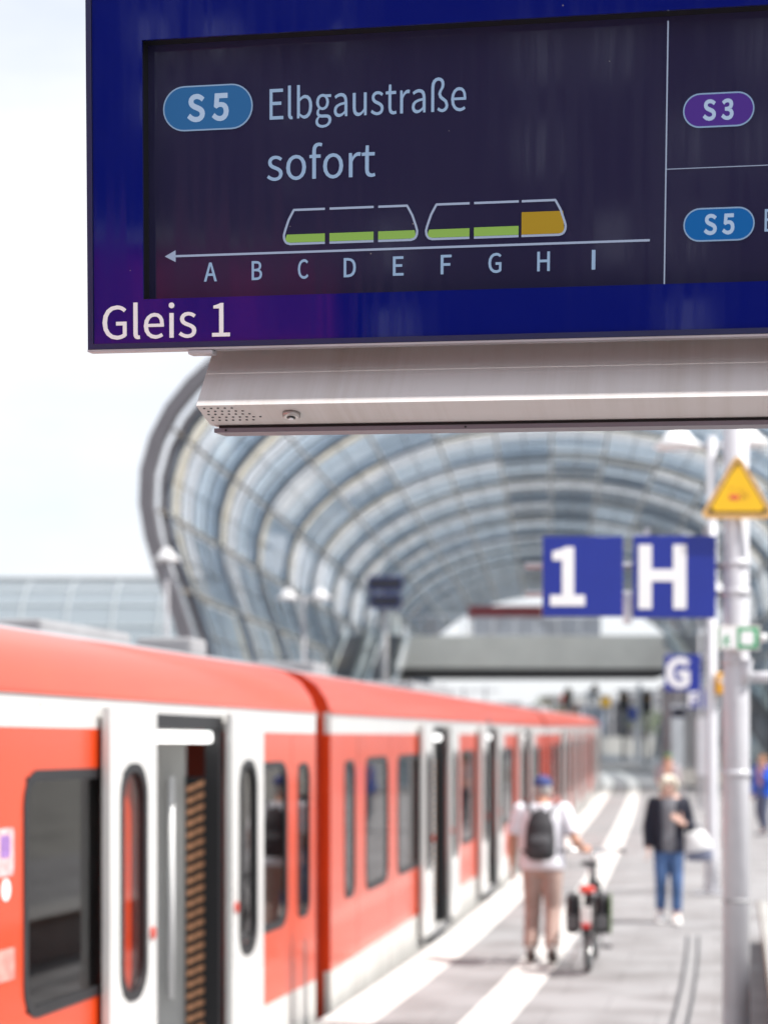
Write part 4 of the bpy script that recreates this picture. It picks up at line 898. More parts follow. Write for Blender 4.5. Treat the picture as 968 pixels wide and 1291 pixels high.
# white notice board by the lamp post
nb = at(889, 980, 50); t = empty('notice_board', (nb.x - .2, 50, gz(50)), 0, 'tall narrow white notice board next to the lamp post behind the woman', 'notice board')
m = MB(); m.bevbox(-.02, .24, -.05, .05, .9, 2.45, .01); m.build('panel', POLE, t); m = MB(); m.box(.07, .15, -.03, .03, .001, .9); m.build('stand', GALV, t)
# ------------------------------------------------------------------ people
SKIN = mat('skin', (0.56, 0.30, 0.21), .55, var=.06, scale=9)
SKINP = mat('skin_pale', (0.66, 0.42, 0.34), .55, var=.05, scale=9)
EYEM = mat('eye', (.03, .03, .035), .2, var=0)
def V(*a): return Vector(a)
def limb(m, a, b, c, ra, rb, rc, n=12, end=True):
    """upper and lower limb with a bend at b"""
    a, b, c = V(*a), V(*b), V(*c); st = []
    for i in range(5):
        t = i / 4; st.append((a.lerp(b, t), ra + (rb - ra) * t + .006 * math.sin(math.pi * t), ra + (rb - ra) * t + .006 * math.sin(math.pi * t)))
    for i in range(1, 6):
        t = i / 5; bul = .010 * math.sin(math.pi * min(1, t * 1.5)) if t < .67 else 0
        st.append((b.lerp(c, t), rb + (rc - rb) * t + bul, rb + (rc - rb) * t + bul))
    m.loft(st, n, side=(1, 0.01, 0)); 
    m.ell(a, ra * 1.02, ra * 1.02, ra * 1.02, 10); m.ell(b, rb, rb, rb, 10); m.ell(c, rc, rc, rc, 10)
def hand(m, w, d, thumb, curl=.5, k=1.0):
    """palm and five unequal curled fingers; w wrist, d direction of the hand, thumb = side the thumb leaves from"""
    w = V(*w); d = V(*d).normalized(); s = V(*thumb); s = (s - d * s.dot(d)).normalized(); pn = d.cross(s)   # palm normal
    L = .085 * k
    m.loft([(w - d * .01, .026 * k, .020 * k), (w + d * .03 * k, .036 * k, .016 * k), (w + d * L * .8, .041 * k, .014 * k), (w + d * L, .038 * k, .012 * k)], 12, side=s)
    for i, (o, ln) in enumerate(((.030, .072), (.010, .080), (-.010, .075), (-.029, .058))):
        p = w + d * (L - .006) + s * o * k; dd = d.copy(); st = [(p, .0092 * k, .0092 * k)]
        for seg, f in ((.45, .7), (.32, 1.0), (.23, .8)):
            a = curl * f; dd = (dd * math.cos(a) + pn * math.sin(a)).normalized(); p = p + dd * ln * seg * k; r = (.0086, .0078, .0062)[(.45, .32, .23).index(seg)] * k; st.append((p, r, r))
        m.loft(st, 8, side=s)
    p = w + d * .022 * k + s * .030 * k; dd = (d * .6 + s * .8).normalized(); st = [(p - dd * .01, .012 * k, .012 * k)]
    for ln, r, a in ((.034, .0105, 0), (.026, .0095, .35), (.020, .0075, .35)):
        dd = (dd * math.cos(a) + (d * .8 + pn * .6).normalized() * math.sin(a)).normalized(); p = p + dd * ln * k; st.append((p, r * k, r * k))
    m.loft(st, 8, side=pn)
def head(m, c, r=1.0, yaw=0.0):
    """skull, jaw, nose, ears, brow; c = centre of the head, face toward +y"""
    c = V(*c); q = Matrix.Rotation(yaw, 3, 'Z')
    P = lambda x, y, z: c + q @ V(x, y, z) * r
    m.loft([(P(0, .045, -.115), .022 * r, .020 * r), (P(0, .040, -.105), .040 * r, .040 * r), (P(0, .022, -.075), .058 * r, .066 * r), (P(0, .010, -.03), .070 * r, .086 * r), (P(0, 0, .02), .077 * r, .095 * r), (P(0, -.006, .065), .072 * r, .088 * r), (P(0, -.008, .10), .050 * r, .062 * r), (P(0, -.008, .118), .020 * r, .025 * r)], 18, side=q @ V(1, 0, 0))
    m.loft([(P(0, .090, .012), .009 * r, .008 * r), (P(0, .102, -.012), .011 * r, .012 * r), (P(0, .110, -.030), .015 * r, .013 * r), (P(0, .096, -.040), .013 * r, .010 * r)], 8, side=q @ V(1, 0, 0))
    m.ell(P(0, .088, -.066), .022 * r, .010 * r, .006 * r, 8); m.ell(P(0, .086, -.076), .020 * r, .010 * r, .007 * r, 8)
    for s in (-1, 1):
        m.ell(P(s * .078, -.005, -.012), .010 * r, .018 * r, .030 * r, 8); m.ell(P(s * .032, .082, .020), .020 * r, .010 * r, .006 * r, 8)
    return P
def person(label, loc, rz, ps, skin, voxel_=.0065, group=None):
    """ps holds the joints; forward is +y"""
    t = empty('person', loc, rz, label, 'person', group); b = MB(); g = ps
    k = g.get('w', 1.0)
    b.loft([((0, 0, .80), .135 * k, .095), ((0, 0, .90), .165 * k, .115), ((0, .0, 1.02), .150 * k, .105), ((0, .005, 1.18), .160 * k, .110), ((0, .0, 1.32), .175 * k, .112), ((0, -.005, 1.40), .150 * k, .085), ((0, -.005, 1.45), .075, .062)], 18)
    nk = V(*g['head']); b.loft([((0, -.01, 1.40), .062, .060), ((0, -.005, 1.46), .056, .056), (nk + V(0, -.01, -.06), .054, .056)], 12)
    P = head(b, g['head'], g.get('hs', 1.0), g.get('hy', 0))
    for sd in ('L', 'R'):
        s = -1 if sd == 'L' else 1
        sh, el, wr = g['sh' + sd], g['el' + sd], g['wr' + sd]
        limb(b, sh, el, wr, .052, .040, .027); hd = g['hd' + sd]; hand(b, wr, hd[0], hd[1], hd[2])
        limb(b, g['hip' + sd], g['kn' + sd], g['an' + sd], .085, .055, .038, 14)
        a = V(*g['an' + sd]); to = V(*g['toe' + sd]); b.loft([(a + V(0, -.045, -.03), .03, .03), (a + V(0, .0, -.03), .036, .045), (a.lerp(to, .6) + V(0, 0, -.005), .04, .03), (to, .03, .018)], 10)
    o = voxel('body', b, skin, t, voxel_)
    for s in (-1, 1):
        e = MB(); e.ell(P(s * .032, .084, .006), .012, .009, .008, 8); e.build('eye', EYEM, t)
    return t, P
def torso_cloth(m, z0, z1, inf, k=1.0, flare=0.0):
    prof = [(.80, .135, .095), (.90, .165, .115), (1.02, .150, .105), (1.18, .160, .110), (1.32, .175, .112), (1.40, .155, .088), (1.455, .085, .068)]
    def rad(z):
        for (a, ax, ay), (b_, bx, by) in zip(prof, prof[1:]):
            if z <= b_: t = max(0, (z - a) / (b_ - a)); return ax + (bx - ax) * t, ay + (by - ay) * t
        return prof[-1][1:]
    st = []
    n = 10
    for i in range(n + 1):
        z = z0 + (z1 - z0) * i / n; rx, ry = rad(z); fl = flare * (1 - i / n); st.append(((0, 0, z), rx * k + inf + fl, ry + inf + fl))
    m.loft(st, 20)
def sleeve(m, sh, el, wr, t_end, inf):
    """sleeve down to t_end (1 = elbow, 2 = wrist)"""
    sh, el, wr = V(*sh), V(*el), V(*wr); st = []; n = 6
    for i in range(n + 1):
        t = t_end * i / n; p = sh.lerp(el, t) if t <= 1 else el.lerp(wr, t - 1); r = (.052 + (.040 - .052) * t if t <= 1 else .040 + (.027 - .040) * (t - 1)) + inf
        st.append((p, r, r))
    m.loft(st, 14, side=(1, .01, 0)); m.ell(sh, .052 + inf, .055 + inf, .055 + inf, 12)
    if t_end > 1: m.ell(el, .041 + inf, .041 + inf, .041 + inf, 12)
def leg_cloth(m, hip, kn, an, t_end, inf, hem=.0):
    hip, kn, an = V(*hip), V(*kn), V(*an); st = []; n = 8
    for i in range(n + 1):
        t = t_end * i / n; p = hip.lerp(kn, t) if t <= 1 else kn.lerp(an, t - 1); r = (.087 + (.058 - .087) * t if t <= 1 else .058 + (.042 - .058) * (t - 1)) + inf + hem * max(0, t - 1)
        st.append((p, r, r * 1.04))
    m.loft(st, 16, side=(1, .01, 0)); m.ell(hip, .09 + inf, .095 + inf, .09 + inf, 12); m.ell(kn, .059 + inf, .059 + inf, .059 + inf, 12)
def trousers(t, g, m_, inf=.014, end=1.93, hem=.02, k=1.0):
    m = MB(); torso_cloth(m, .82, 1.03, inf, k)
    for sd in 'LR': leg_cloth(m, g['hip' + sd], g['kn' + sd], g['an' + sd], end, inf, hem)
    return voxel('trousers', m, m_, t, .011)
def shoes(t, g, m_, k=1.0):
    for sd in 'LR':
        a = V(*g['an' + sd]); to = V(*g['toe' + sd]); m = MB()
        d = to - a; d.z = 0; d.normalize(); z = a.z - .075
        base = V(a.x, a.y, 0)
        m.loft([(base - d * .075 + V(0, 0, a.z - .035), .022, .03), (base - d * .055 + V(0, 0, a.z - .035), .040, .045), (base + d * .04 + V(0, 0, a.z - .042), .046, .048), (base + d * .12 + V(0, 0, (a.z + to.z) / 2 - .035), .049, .038), (base + d * .19 + V(0, 0, to.z - .002), .044, .028), (base + d * .225 + V(0, 0, to.z - .006), .02, .016)], 14)
        m.ell(a + V(0, 0, -.01), .046, .05, .035, 12)
        voxel('shoe', m, m_, t, .009)

# --- man walking away with the bicycle
MX, MY = 1.44, 17.1; RZM = -.165
gm = dict(head=(0, .035, 1.585), shL=(-.195, 0, 1.385), elL=(-.275, -.02, 1.12), wrL=(-.285, .06, .885), hdL=((-.02, .25, -1), (0, 1, .1), .35),
          shR=(.195, 0, 1.385), elR=(.300, -.06, 1.13), wrR=(.365, .145, 1.025), hdR=((.25, 1, -.12), (-1, .2, .25), .75),
          hipL=(-.085, 0, .875), knL=(-.095, .10, .49), anL=(-.10, -.04, .115), toeL=(-.11, .13, .035),
          hipR=(.085, 0, .875), knR=(.095, .02, .475), anR=(.10, -.16, .13), toeR=(.10, .0, .03), w=1.12)
t, P = person('man in white shirt and dark blue cap wheeling a bicycle, seen from behind', (MX, MY, 0), RZM, gm, SKIN)
SHW = mat('shirt_white', (.78, .77, .82), .85, var=.05, scale=6, bump=.25)
m = MB(); torso_cloth(m, .86, 1.455, .024, 1.12, .012); sleeve(m, gm['shL'], gm['elL'], gm['wrL'], .80, .028); sleeve(m, gm['shR'], gm['elR'], gm['wrR'], .80, .028); voxel('shirt', m, SHW, t, .010)
trousers(t, gm, mat('trousers_tan', (.42, .30, .26), .9, var=.12, scale=7, bump=.25), .018, 1.90, .012, 1.12)
shoes(t, gm, mat('shoe_brown', (.07, .05, .045), .6, var=.15))
for sd in 'LR':
    m = MB(); m.loft([(V(*gm['an' + sd]) + V(0, 0, .0), .045, .047), (V(*gm['an' + sd]) + V(0, 0.01, .06), .046, .048)], 12); m.build('sock', mat('sock_pale', (.66, .62, .58), .9, var=.05), t)
hc = V(*gm['head']); m = MB(); CAPM = mat('cap_navy', (.035, .05, .17), .8, var=.1)
m.loft([(hc + V(0, -.004, .030), .088, .106), (hc + V(0, -.004, .07), .086, .104), (hc + V(0, -.008, .105), .066, .080), (hc + V(0, -.008, .128), .028, .035)], 18); m.loft([(hc + V(0, .08, .036), .075, .012), (hc + V(0, .14, .030), .065, .008), (hc + V(0, .165, .024), .035, .005)], 12)
voxel('cap', m, CAPM, t, .007)
m = MB(); m.loft([(hc + V(0, -.030, -.055), .066, .060), (hc + V(0, -.024, -.02), .080, .080), (hc + V(0, -.010, .030), .082, .098)], 16); voxel('hair', m, mat('hair_grey', (.42, .40, .38), .8, var=.15, scale=30), t, .008)
# his backpack: carried, so a thing of its own
BP = empty('backpack', (MX, MY, 0), RZM, 'black backpack with two straps worn on the back of the man in the white shirt', 'backpack')
BPM = mat('pack_black', (.030, .029, .034), .75, var=.2, scale=12, bump=.2)
m = MB(); m.loft([((0, -.215, .965), .105, .05), ((0, -.225, .99), .135, .082), ((0, -.225, 1.12), .140, .092), ((0, -.212, 1.27), .125, .080), ((0, -.195, 1.37), .085, .055), ((0, -.18, 1.405), .04, .025)], 18); voxel('pack', m, BPM, BP, .009)
m = MB(); m.loft([((0, -.305, 1.0), .09, .022), ((0, -.315, 1.03), .108, .035), ((0, -.315, 1.12), .108, .038), ((0, -.300, 1.18), .09, .020)], 14); voxel('front_pocket', m, mat('pack_grey', (.05, .05, .056), .75, var=.2, scale=12), BP, .008)
for s in (-1, 1):
    m = MB(); m.tube([(s * .08, -.165, 1.36), (s * .12, -.10, 1.445), (s * .135, .0, 1.455), (s * .145, .10, 1.40), (s * .155, .15, 1.28), (s * .175, .10, 1.10), (s * .16, -.10, 1.02)], .016, 8); m.build('strap', BPM, BP)
m = MB(); m.tube([(-.03, -.185, 1.40), (0, -.18, 1.44), (.03, -.185, 1.40)], .007, 6); m.build('grab_loop', BPM, BP)

# --- woman walking toward the camera
WX, WY = 3.16, 20.85; RZW = math.pi - .12
gw = dict(head=(0, .03, 1.525), shL=(-.165, 0, 1.335), elL=(-.235, -.04, 1.08), wrL=(-.13, .19, 1.13), hdL=((.55, .35, .55), (.3, .2, 1), .7),
          shR=(.165, 0, 1.335), elR=(.225, -.03, 1.08), wrR=(.225, .05, .845), hdR=((.0, .25, -1), (0, 1, .1), .4),
          hipL=(-.078, 0, .82), knL=(-.085, .06, .46), anL=(-.085, .04, .10), toeL=(-.09, .20, .032),
          hipR=(.078, 0, .82), knR=(.085, .04, .46), anR=(.085, -.12, .125), toeR=(.095, .03, .03), w=.90, hs=.95)
for k_ in list(gw):
    pass
t, P = person('woman with white blond hair in a navy jacket and blue jeans walking toward the camera', (WX, WY, 0), RZW, gw, SKINP)
JK = mat('jacket_navy', (.012, .013, .028), .8, var=.2, scale=10, bump=.2)
m = MB(); torso_cloth(m, .80, 1.40, .016, .90); voxel('shirt', m, mat('shirt_grey', (.20, .20, .22), .9, var=.08), t, .010)
# open jacket: two front halves and back with sleeves
def jacket(t, g, k, z0, z1, inf, mt, sl=(1.93, 1.93)):
    m = MB()
    for s in (-1, 1):
        st = []
        for i in range(9):
            z = z0 + (z1 - z0) * i / 8; rx = (.150 if z < 1.2 else .165) * k + inf; st.append(((s * rx * .60, -.012, z), rx * .50, .118 + inf * .6 - (.035 if z > 1.33 else 0)))
        m.loft(st, 16)
    st = [((0, -.045, z0 + (z1 - z0) * i / 8), .14 * k + inf, .085) for i in range(9)]; m.loft(st, 16)
    sleeve(m, g['shL'], g['elL'], g['wrL'], sl[0], inf + .004); sleeve(m, g['shR'], g['elR'], g['wrR'], sl[1], inf + .004)
    return voxel('jacket', m, mt, t, .010)
jacket(t, gw, .90, .80, 1.40, .022, JK, (1.70, 1.95))
JN = mat('jeans_blue', (.075, .15, .33), .85, var=.35, scale=4, bump=.2)
trousers(t, gw, JN, .010, 1.86, .006, .90)
shoes(t, gw, mat('shoe_white', (.80, .79, .77), .6, var=.04))
hc = V(*gw['head']); m = MB()
m.loft([(hc + V(0, -.045, -.09), .072, .05), (hc + V(0, -.04, -.04), .092, .078), (hc + V(0, -.022, .03), .100, .098), (hc + V(0, -.006, .075), .095, .105), (hc + V(0, -.004, .112), .068, .080), (hc + V(0, -.004, .130), .028, .032)], 18)
for s in (-1, 1): m.loft([(hc + V(s * .082, .030, -.055), .016, .028), (hc + V(s * .088, .035, .0), .020, .040), (hc + V(s * .070, .055, .062), .030, .040), (hc + V(s * .03, .07, .095), .04, .03)], 10)
voxel('hair', m, mat('hair_blond', (.74, .68, .56), .7, var=.12, scale=25), t, .008)
HB = empty('shoulder_bag', (WX, WY, 0), RZW, 'white and blue grey shoulder bag hanging from the arm of the woman', 'bag')
m = MB(); m.loft([((-.335, .03, .70), .125, .050), ((-.335, .03, .72), .145, .065), ((-.33, .03, .82), .150, .070)], 14); voxel('lower_bag', m, mat('bag_blue_grey', (.17, .19, .27), .7, var=.1), HB, .009)
m = MB(); m.loft([((-.33, .03, .815), .152, .073), ((-.31, .03, .90), .150, .072), ((-.29, .03, .99), .12, .055), ((-.28, .03, 1.03), .09, .035)], 14); voxel('upper_bag', m, mat('bag_white', (.80, .80, .80), .6, var=.03), HB, .009)
m = MB(); m.tube([(-.38, .04, .98), (-.34, .02, 1.08), (-.24, .03, 1.13), (-.20, .06, 1.06), (-.20, .05, .99)], .010, 8); m.build('handle', mat('bag_strap', (.10, .10, .14), .7, var=.1), HB)
# --- person in the blue jacket behind the thick post
gb_ = dict(gw); gb_.update(elL=(-.22, .05, 1.09), wrL=(-.15, .22, 1.28), hdL=((.2, .1, 1), (1, .3, 0), .5), w=1.0, hs=1.0)
bx = at(962, 1062, 38.5); t, P = person('person in a bright blue jacket with a raised hand standing beyond the thick post', (bx.x, 38.5, gz(38.5)), 2.2, gb_, SKIN, .012)
jacket(t, gb_, 1.0, .80, 1.41, .03, mat('jacket_blue', (.010, .10, .62), .7, var=.1, scale=8))
trousers(t, gb_, mat('trousers_slate', (.11, .13, .20), .9, var=.1), .014, 1.9, .01, 1.0); shoes(t, gb_, mat('shoe_slate', (.12, .12, .14), .6, var=.1))
hc = V(*gb_['head']); m = MB(); m.loft([(hc + V(0, -.04, -.03), .078, .06), (hc + V(0, -.02, .03), .086, .090), (hc + V(0, -.004, .08), .082, .098), (hc + V(0, -.004, .122), .035, .04)], 14); voxel('hair', m, mat('hair_ginger', (.32, .15, .06), .8, var=.2), t, .01)
# --- far person by the cabin
gf = dict(gw); gf.update(wrL=(-.05, .25, .98), elL=(-.22, .04, 1.05), hdL=((.6, .6, 0), (0, .2, 1), .5), wrR=(.06, .25, .96), hdR=((-.6, .6, 0), (0, .2, 1), .5), w=1.05, hs=1.0)
fx = at(842, 999, 40); t, P = person('person in a pale patterned top and green hat standing far off by the cabin', (fx.x, 40, gz(40)), 2.9, gf, SKIN, .014)
jacket(t, gf, 1.05, .84, 1.41, .03, mat('top_pale', (.42, .36, .38), .8, var=.35, scale=9), (1.0, 1.0)); trousers(t, gf, mat('trousers_dark', (.035, .035, .05), .9, var=.1), .016, 1.9, .01, 1.05); shoes(t, gf, mat('shoe_slate', (.12, .12, .14)))
hc = V(*gf['head']); m = MB(); m.loft([(hc + V(0, -.004, .04), .095, .11), (hc + V(0, -.006, .10), .08, .09), (hc + V(0, -.006, .13), .03, .035)], 14); voxel('hat', m, mat('hat_green', (.07, .17, .04), .8, var=.1), t, .01)
# ------------------------------------------------------------------ the bicycle
BK = empty('bicycle', (1.79, 16.43, 0), -.165, 'dark bicycle with mudguards and luggage rack wheeled by the man in the cap', 'bicycle')
BLK = mat('bike_black', (.02, .02, .022), .4, var=.1); TY = mat('tyre_black', (.025, .025, .026), .8, var=.1); CHR = mat('bike_chrome', (.6, .6, .6), .25, .8, var=.05)
RW, FW, WR = V(0, -.0, .345), V(0, 1.08, .345), .32
def circ(c, r, n=36): return [c + V(0, r * math.cos(2 * math.pi * i / n), r * math.sin(2 * math.pi * i / n)) for i in range(n)]
for c in (RW, FW):
    m = MB(); m.tube(circ(c, .012, 10), .02, 6, closed=True); m.tube([c - V(.05, 0, 0), c + V(.05, 0, 0)], .016, 10); w_ = m.build('wheel', CHR, BK)
    m = MB(); m.tube(circ(c, WR), .024, 8, closed=True); m.build('tyre', TY, w_)
    m = MB(); m.tube(circ(c, WR - .026), .013, 6, closed=True); m.build('rim', CHR, w_)
    m = MB()
    for i in range(24):
        a = 2 * math.pi * i / 24; m.tube([c + V(.02 * (-1) ** i, 0, 0), c + V(0, (WR - .03) * math.cos(a), (WR - .03) * math.sin(a))], .0016, 4)
    o = m.build('spokes', CHR, w_)
BBK = V(0, .44, .29); ST = V(0, .27, .80); HT = V(0, .93, .86); HB_ = V(0, .955, .72)
m = MB()
for a, b, r in ((BBK, ST, .018), (BBK, HB_, .020), (ST + V(0, .02, -.09), HT + V(0, 0, -.03), .018), (HB_ - V(0, .01, -.0), HT, .022)): m.tube([a, b], r, 10)
for s in (-1, 1):
    x = V(s * .055, 0, 0); m.tube([RW + x, BBK + V(s * .03, 0, 0)], .011, 8); m.tube([RW + x, ST + V(s * .02, 0, -.08)], .010, 8); m.tube([HB_ + V(s * .045, .005, 0), FW + x], .013, 8)
m.tube([HB_ + V(-.05, .005, 0), HB_ + V(.05, .005, 0)], .016, 8); m.build('frame', BLK, BK)
m = MB(); m.tube([HT, HT + V(0, -.02, .10), HT + V(0, .03, .15)], .014, 10); hbp = HT + V(0, .03, .15)
m.tube([hbp + V(-.27, -.16, .01), hbp + V(-.25, -.06, .015), hbp + V(-.12, .0, .0), hbp, hbp + V(.12, 0, 0), hbp + V(.25, -.06, .015), hbp + V(.27, -.16, .01)], .012, 8); hb = m.build('handlebar', CHR, BK)
for s in (-1, 1):
    m = MB(); m.tube([hbp + V(s * .272, -.17, .01), hbp + V(s * .253, -.07, .015)], .017, 8); m.build('grip', BLK, hb)
    m = MB(); m.tube([hbp + V(s * .2, -.02, .01), hbp + V(s * .24, .06, -.01), hbp + V(s * .29, -.02, -.02)], .006, 6); m.build('brake_lever', CHR, hb)
m = MB(); m.tube([hbp + V(-.1, .08, -.02), hbp + V(.1, .08, -.02), hbp + V(.14, .22, 0), hbp + V(-.14, .22, 0)], .01, 6, closed=True); m.build('front_carrier', STEEL, BK)
m = MB(); m.tube([ST, ST + V(0, -.025, .11)], .014, 8); m.build('seat_post', CHR, BK)
sp = ST + V(0, -.025, .125); m = MB(); m.loft([(sp + V(0, -.13, .015), .065, .016), (sp + V(0, -.10, .018), .085, .026), (sp + V(0, -.02, .016), .065, .026), (sp + V(0, .09, .014), .025, .02), (sp + V(0, .14, .008), .015, .013)], 14); voxel('saddle', m, BLK, BK, .007)
for c in (RW, FW):
    m = MB(); n = 16; pts = []
    for i in range(n + 1):
        a = R(20 + 150 * i / n) if c is FW else R(0 + 170 * i / n) ; pts.append(c + V(0, -.365 * math.cos(a) if c is RW else .365 * math.cos(a), .365 * math.sin(a)))
    vs = []
    for p in pts: vs += [p + V(-.03, 0, -.004), p + V(0, 0, .006), p + V(.03, 0, -.004)]
    m.add(vs, [(3 * i + j, 3 * i + j + 1, 3 * i + j + 4, 3 * i + j + 3) for i in range(n) for j in range(2)], 0, True); mg = m.build('mudguard', BLK, BK)
m = MB(); m.tube(circ(BBK + V(.05, 0, 0), .085, 20), .006, 6, closed=True); m.build('chainring', CHR, BK)
for s in (-1, 1):
    m = MB(); e_ = BBK + V(s * .09, s * .10, -s * .12); m.tube([BBK + V(s * .08, 0, 0), e_], .009, 6); ck = m.build('crank', CHR, BK); m = MB(); m.bevbox(e_.x + (0 if s > 0 else -.09), e_.x + (.09 if s > 0 else 0), e_.y - .04, e_.y + .04, e_.z - .01, e_.z + .01, .004); m.build('pedal', BLK, ck)
m = MB()
for s in (-1, 1): m.tube([V(s * .06, .24, .70), V(s * .06, -.26, .70)], .007, 6); m.tube([V(s * .06, -.12, .70), V(s * .06, 0, .36)], .006, 6)
for y in (-.25, -.1, .05, .2): m.tube([V(-.06, y, .70), V(.06, y, .70)], .006, 6)
m.build('luggage_rack', STEEL, BK)
m = MB(); m.bevbox(-.045, .045, -.385, -.36, .46, .60, .008); m.build('rear_plate', mat('reflector_white', (.75, .72, .70), .4, var=.03), BK)
m = MB(); m.bevbox(-.035, .035, -.41, -.386, .42, .46, .01); m.build('tail_light', mat('tail_red', (.62, .02, .015), .3, var=.05), BK)
m = MB(); m.tube([(-.05, .40, .30), (-.19, .30, .012)], .008, 6); m.build('kickstand', CHR, BK)
PM_ = mat('pannier_black', (.028, .028, .032), .7, var=.2, scale=10, bump=.2)
for s, lab in ((-1, 'black pannier bag hanging on the train side of the bicycle rack'), (1, 'black pannier bag with a green back plate on the outer side of the bicycle')):
    pn = empty('pannier_bag', BK.location, -.165, lab, 'bag', 'pannier bags on the bicycle')
    m = MB(); c = s * .128; m.loft([((c, -.12, .355), .045, .10), ((c, -.12, .375), .062, .135), ((c, -.12, .52), .066, .14), ((c, -.12, .67), .058, .13), ((c, -.12, .70), .04, .10)], 16); voxel('bag_body', m, PM_, pn, .009)
    m = MB(); m.bevbox(c - .05, c + .05, -.268, -.245, .40, .52, .008); m.build('reflector_patch', mat('patch_grey', (.12, .12, .125), .5, var=.1), pn)
    if s > 0: m = MB(); m.bevbox(c + .062, c + .074, -.26, .03, .36, .70, .01); m.build('back_plate', mat('plate_green', (.09, .14, .05), .6, var=.1), pn)
rb = empty('rack_bag', BK.location, -.165, 'small red bag strapped on top of the bicycle luggage rack', 'bag')
m = MB(); m.loft([((0, -.30, .738), .055, .022), ((0, -.27, .738), .070, .030), ((0, -.05, .738), .070, .030), ((0, -.02, .738), .055, .022)], 14, side=(1, 0, 0)); voxel('bag_body', m, mat('bag_red', (.62, .05, .03), .6, var=.1), rb, .009)
m = MB(); m.tube([(-.075, -.15, .715), (-.06, -.15, .768), (.06, -.15, .768), (.075, -.15, .715)], .008, 6); m.build('strap', BLK, rb)
# ------------------------------------------------------------------ beyond the hall: barrier, masts, signals, city
BW_ = empty('noise_barrier', (26, 216, 0), R(2), 'long pale concrete barrier wall beyond the end of the platform', 'wall')
for i in range(14):
    m = MB(); x = -14 + i * 4; m.box(x + .03, x + 3.97, 0, .3, -1.28, 2.6 + .2 * (i % 2)); m.build('panel', mat('barrier_pale', (.50, .50, .48), .8, var=.08, scale=.5), BW_)
MASTL = ['grey mast standing above the roof of the last carriage', 'grey mast just beyond the rounded cab front beside the brick building', 'grey mast behind the round edged yellow board', 'nearest grey mast beyond the platform, beside the small blue board', 'grey mast in front of the pale building behind the G sign',
 'leftmost of the three masts between the train roof and the footbridge', 'middle one of the three masts between the train roof and the footbridge', 'rightmost of the three masts between the train roof and the footbridge']
for i, (px, Y, h) in enumerate(((700, 225, 7.6), (742, 150, 6.4), (772, 240, 8.4), (806, 130, 6.2), (822, 235, 8.0), (560, 230, 9), (585, 231, 9), (612, 228, 9))):
    p = at(px, 938, Y); t = empty('catenary_mast', (p.x, Y, -1.25), 0, ('grey lattice mast number %s beyond the hall' % i), 'mast', 'grey masts beyond the hall')
    t['label'] = MASTL[i]
    m = MB(); m.box(-.16, .16, -.16, .16, 0, h + 1.2); m.build('pole', GALV, t); m = MB(); m.box(-1.6, 1.6, -.06, .06, h + .6, h + .8); m.build('cross_arm', GALV, t)
SIG = mat('signal_black', (.02, .02, .022), .5, var=.1); MD = mat('mast_dark', (.13, .135, .14), .6, var=.1)
for i, (px, Y, h, lab) in enumerate(((716, 140, 5.2, 'dark signal post directly above the end of the train roof'), (750, 165, 6.0, 'dark signal post between the white board and the yellow board'), (786, 120, 4.6, 'dark signal post beside the bush under the footbridge'), (815, 110, 4.4, 'dark signal post closest to the blue G sign'))):
    p = at(px, 938, Y); t = empty('railway_signal', (p.x, Y, gz(Y) - 1.2), 0, lab, 'signal', 'signal posts under the footbridge')
    m = MB(); m.tube([(0, 0, 0), (0, 0, h + 1.2)], .09, 8); m.build('post', MD, t); m = MB(); m.bevbox(-.30, .30, -.12, .12, h - .2, h + 1.0, .05); m.build('signal_head', SIG, t); m = MB(); m.box(-.5, .5, .14, .5, h - .45, h - .38); m.build('platform_grating', MD, t)
    m = MB(); m.tube([(0, -.13, h + .7), (0, -.16, h + .7)], .09, 10); m.build('lens', mat('lens_amber', (.6, .3, .03), .3, var=0), t)
def house(px0, px1, ytop, Y, label, m_, rows, cols, roof=None):
    a = at(px0, ytop, Y); b = at(px1, ytop, Y); t = empty('city_building', (a.x, Y, -1.28), 0, label, 'building'); w = b.x - a.x; h = a.z + 1.28
    g = MB(); g.box(0, w, 0, 14, 0, h); g.build('wall', m_, t); g = MB(); g.box(-.3, w + .3, -.3, 14.3, h + .003, h + .5); g.build('roof', roof or GREY, t)
    wm = MB(); wm.box(0, w / cols * .5, -.06, .10, 0, h / rows * .5); wm = wm.mesh('window', mat('far_window', (.10, .12, .15), .2, var=.1))
    for i in range(cols):
        for j in range(rows): o = link('window', wm, t); o.location = ((i + .25) * w / cols, 0, (j + .3) * h / rows)
HM = [mat('facade_pale', (.36, .36, .37), .8, var=.05), mat('facade_grey', (.20, .21, .23), .8, var=.05), mat('facade_brick', (.27, .17, .13), .9, var=.1), mat('facade_blue', (.20, .24, .32), .7, var=.08)]
house(690, 736, 880, 330, 'low brick city building beyond the tracks, leftmost of the far row', HM[2], 4, 5)
house(738, 762, 892, 320, 'low blue grey city building between the brick one and the yellow one', HM[3], 3, 3)
house(764, 800, 886, 345, 'grey city building in the middle of the far row beyond the tracks', HM[1], 5, 5)
house(802, 850, 878, 335, 'pale city building behind the far G sign', HM[0], 5, 6)
house(852, 930, 868, 350, 'widest grey city building behind the louvred cabin', HM[1], 6, 8)
house(500, 560, 868, 340, 'pale city building seen between the train roof and the footbridge', HM[0], 6, 6)
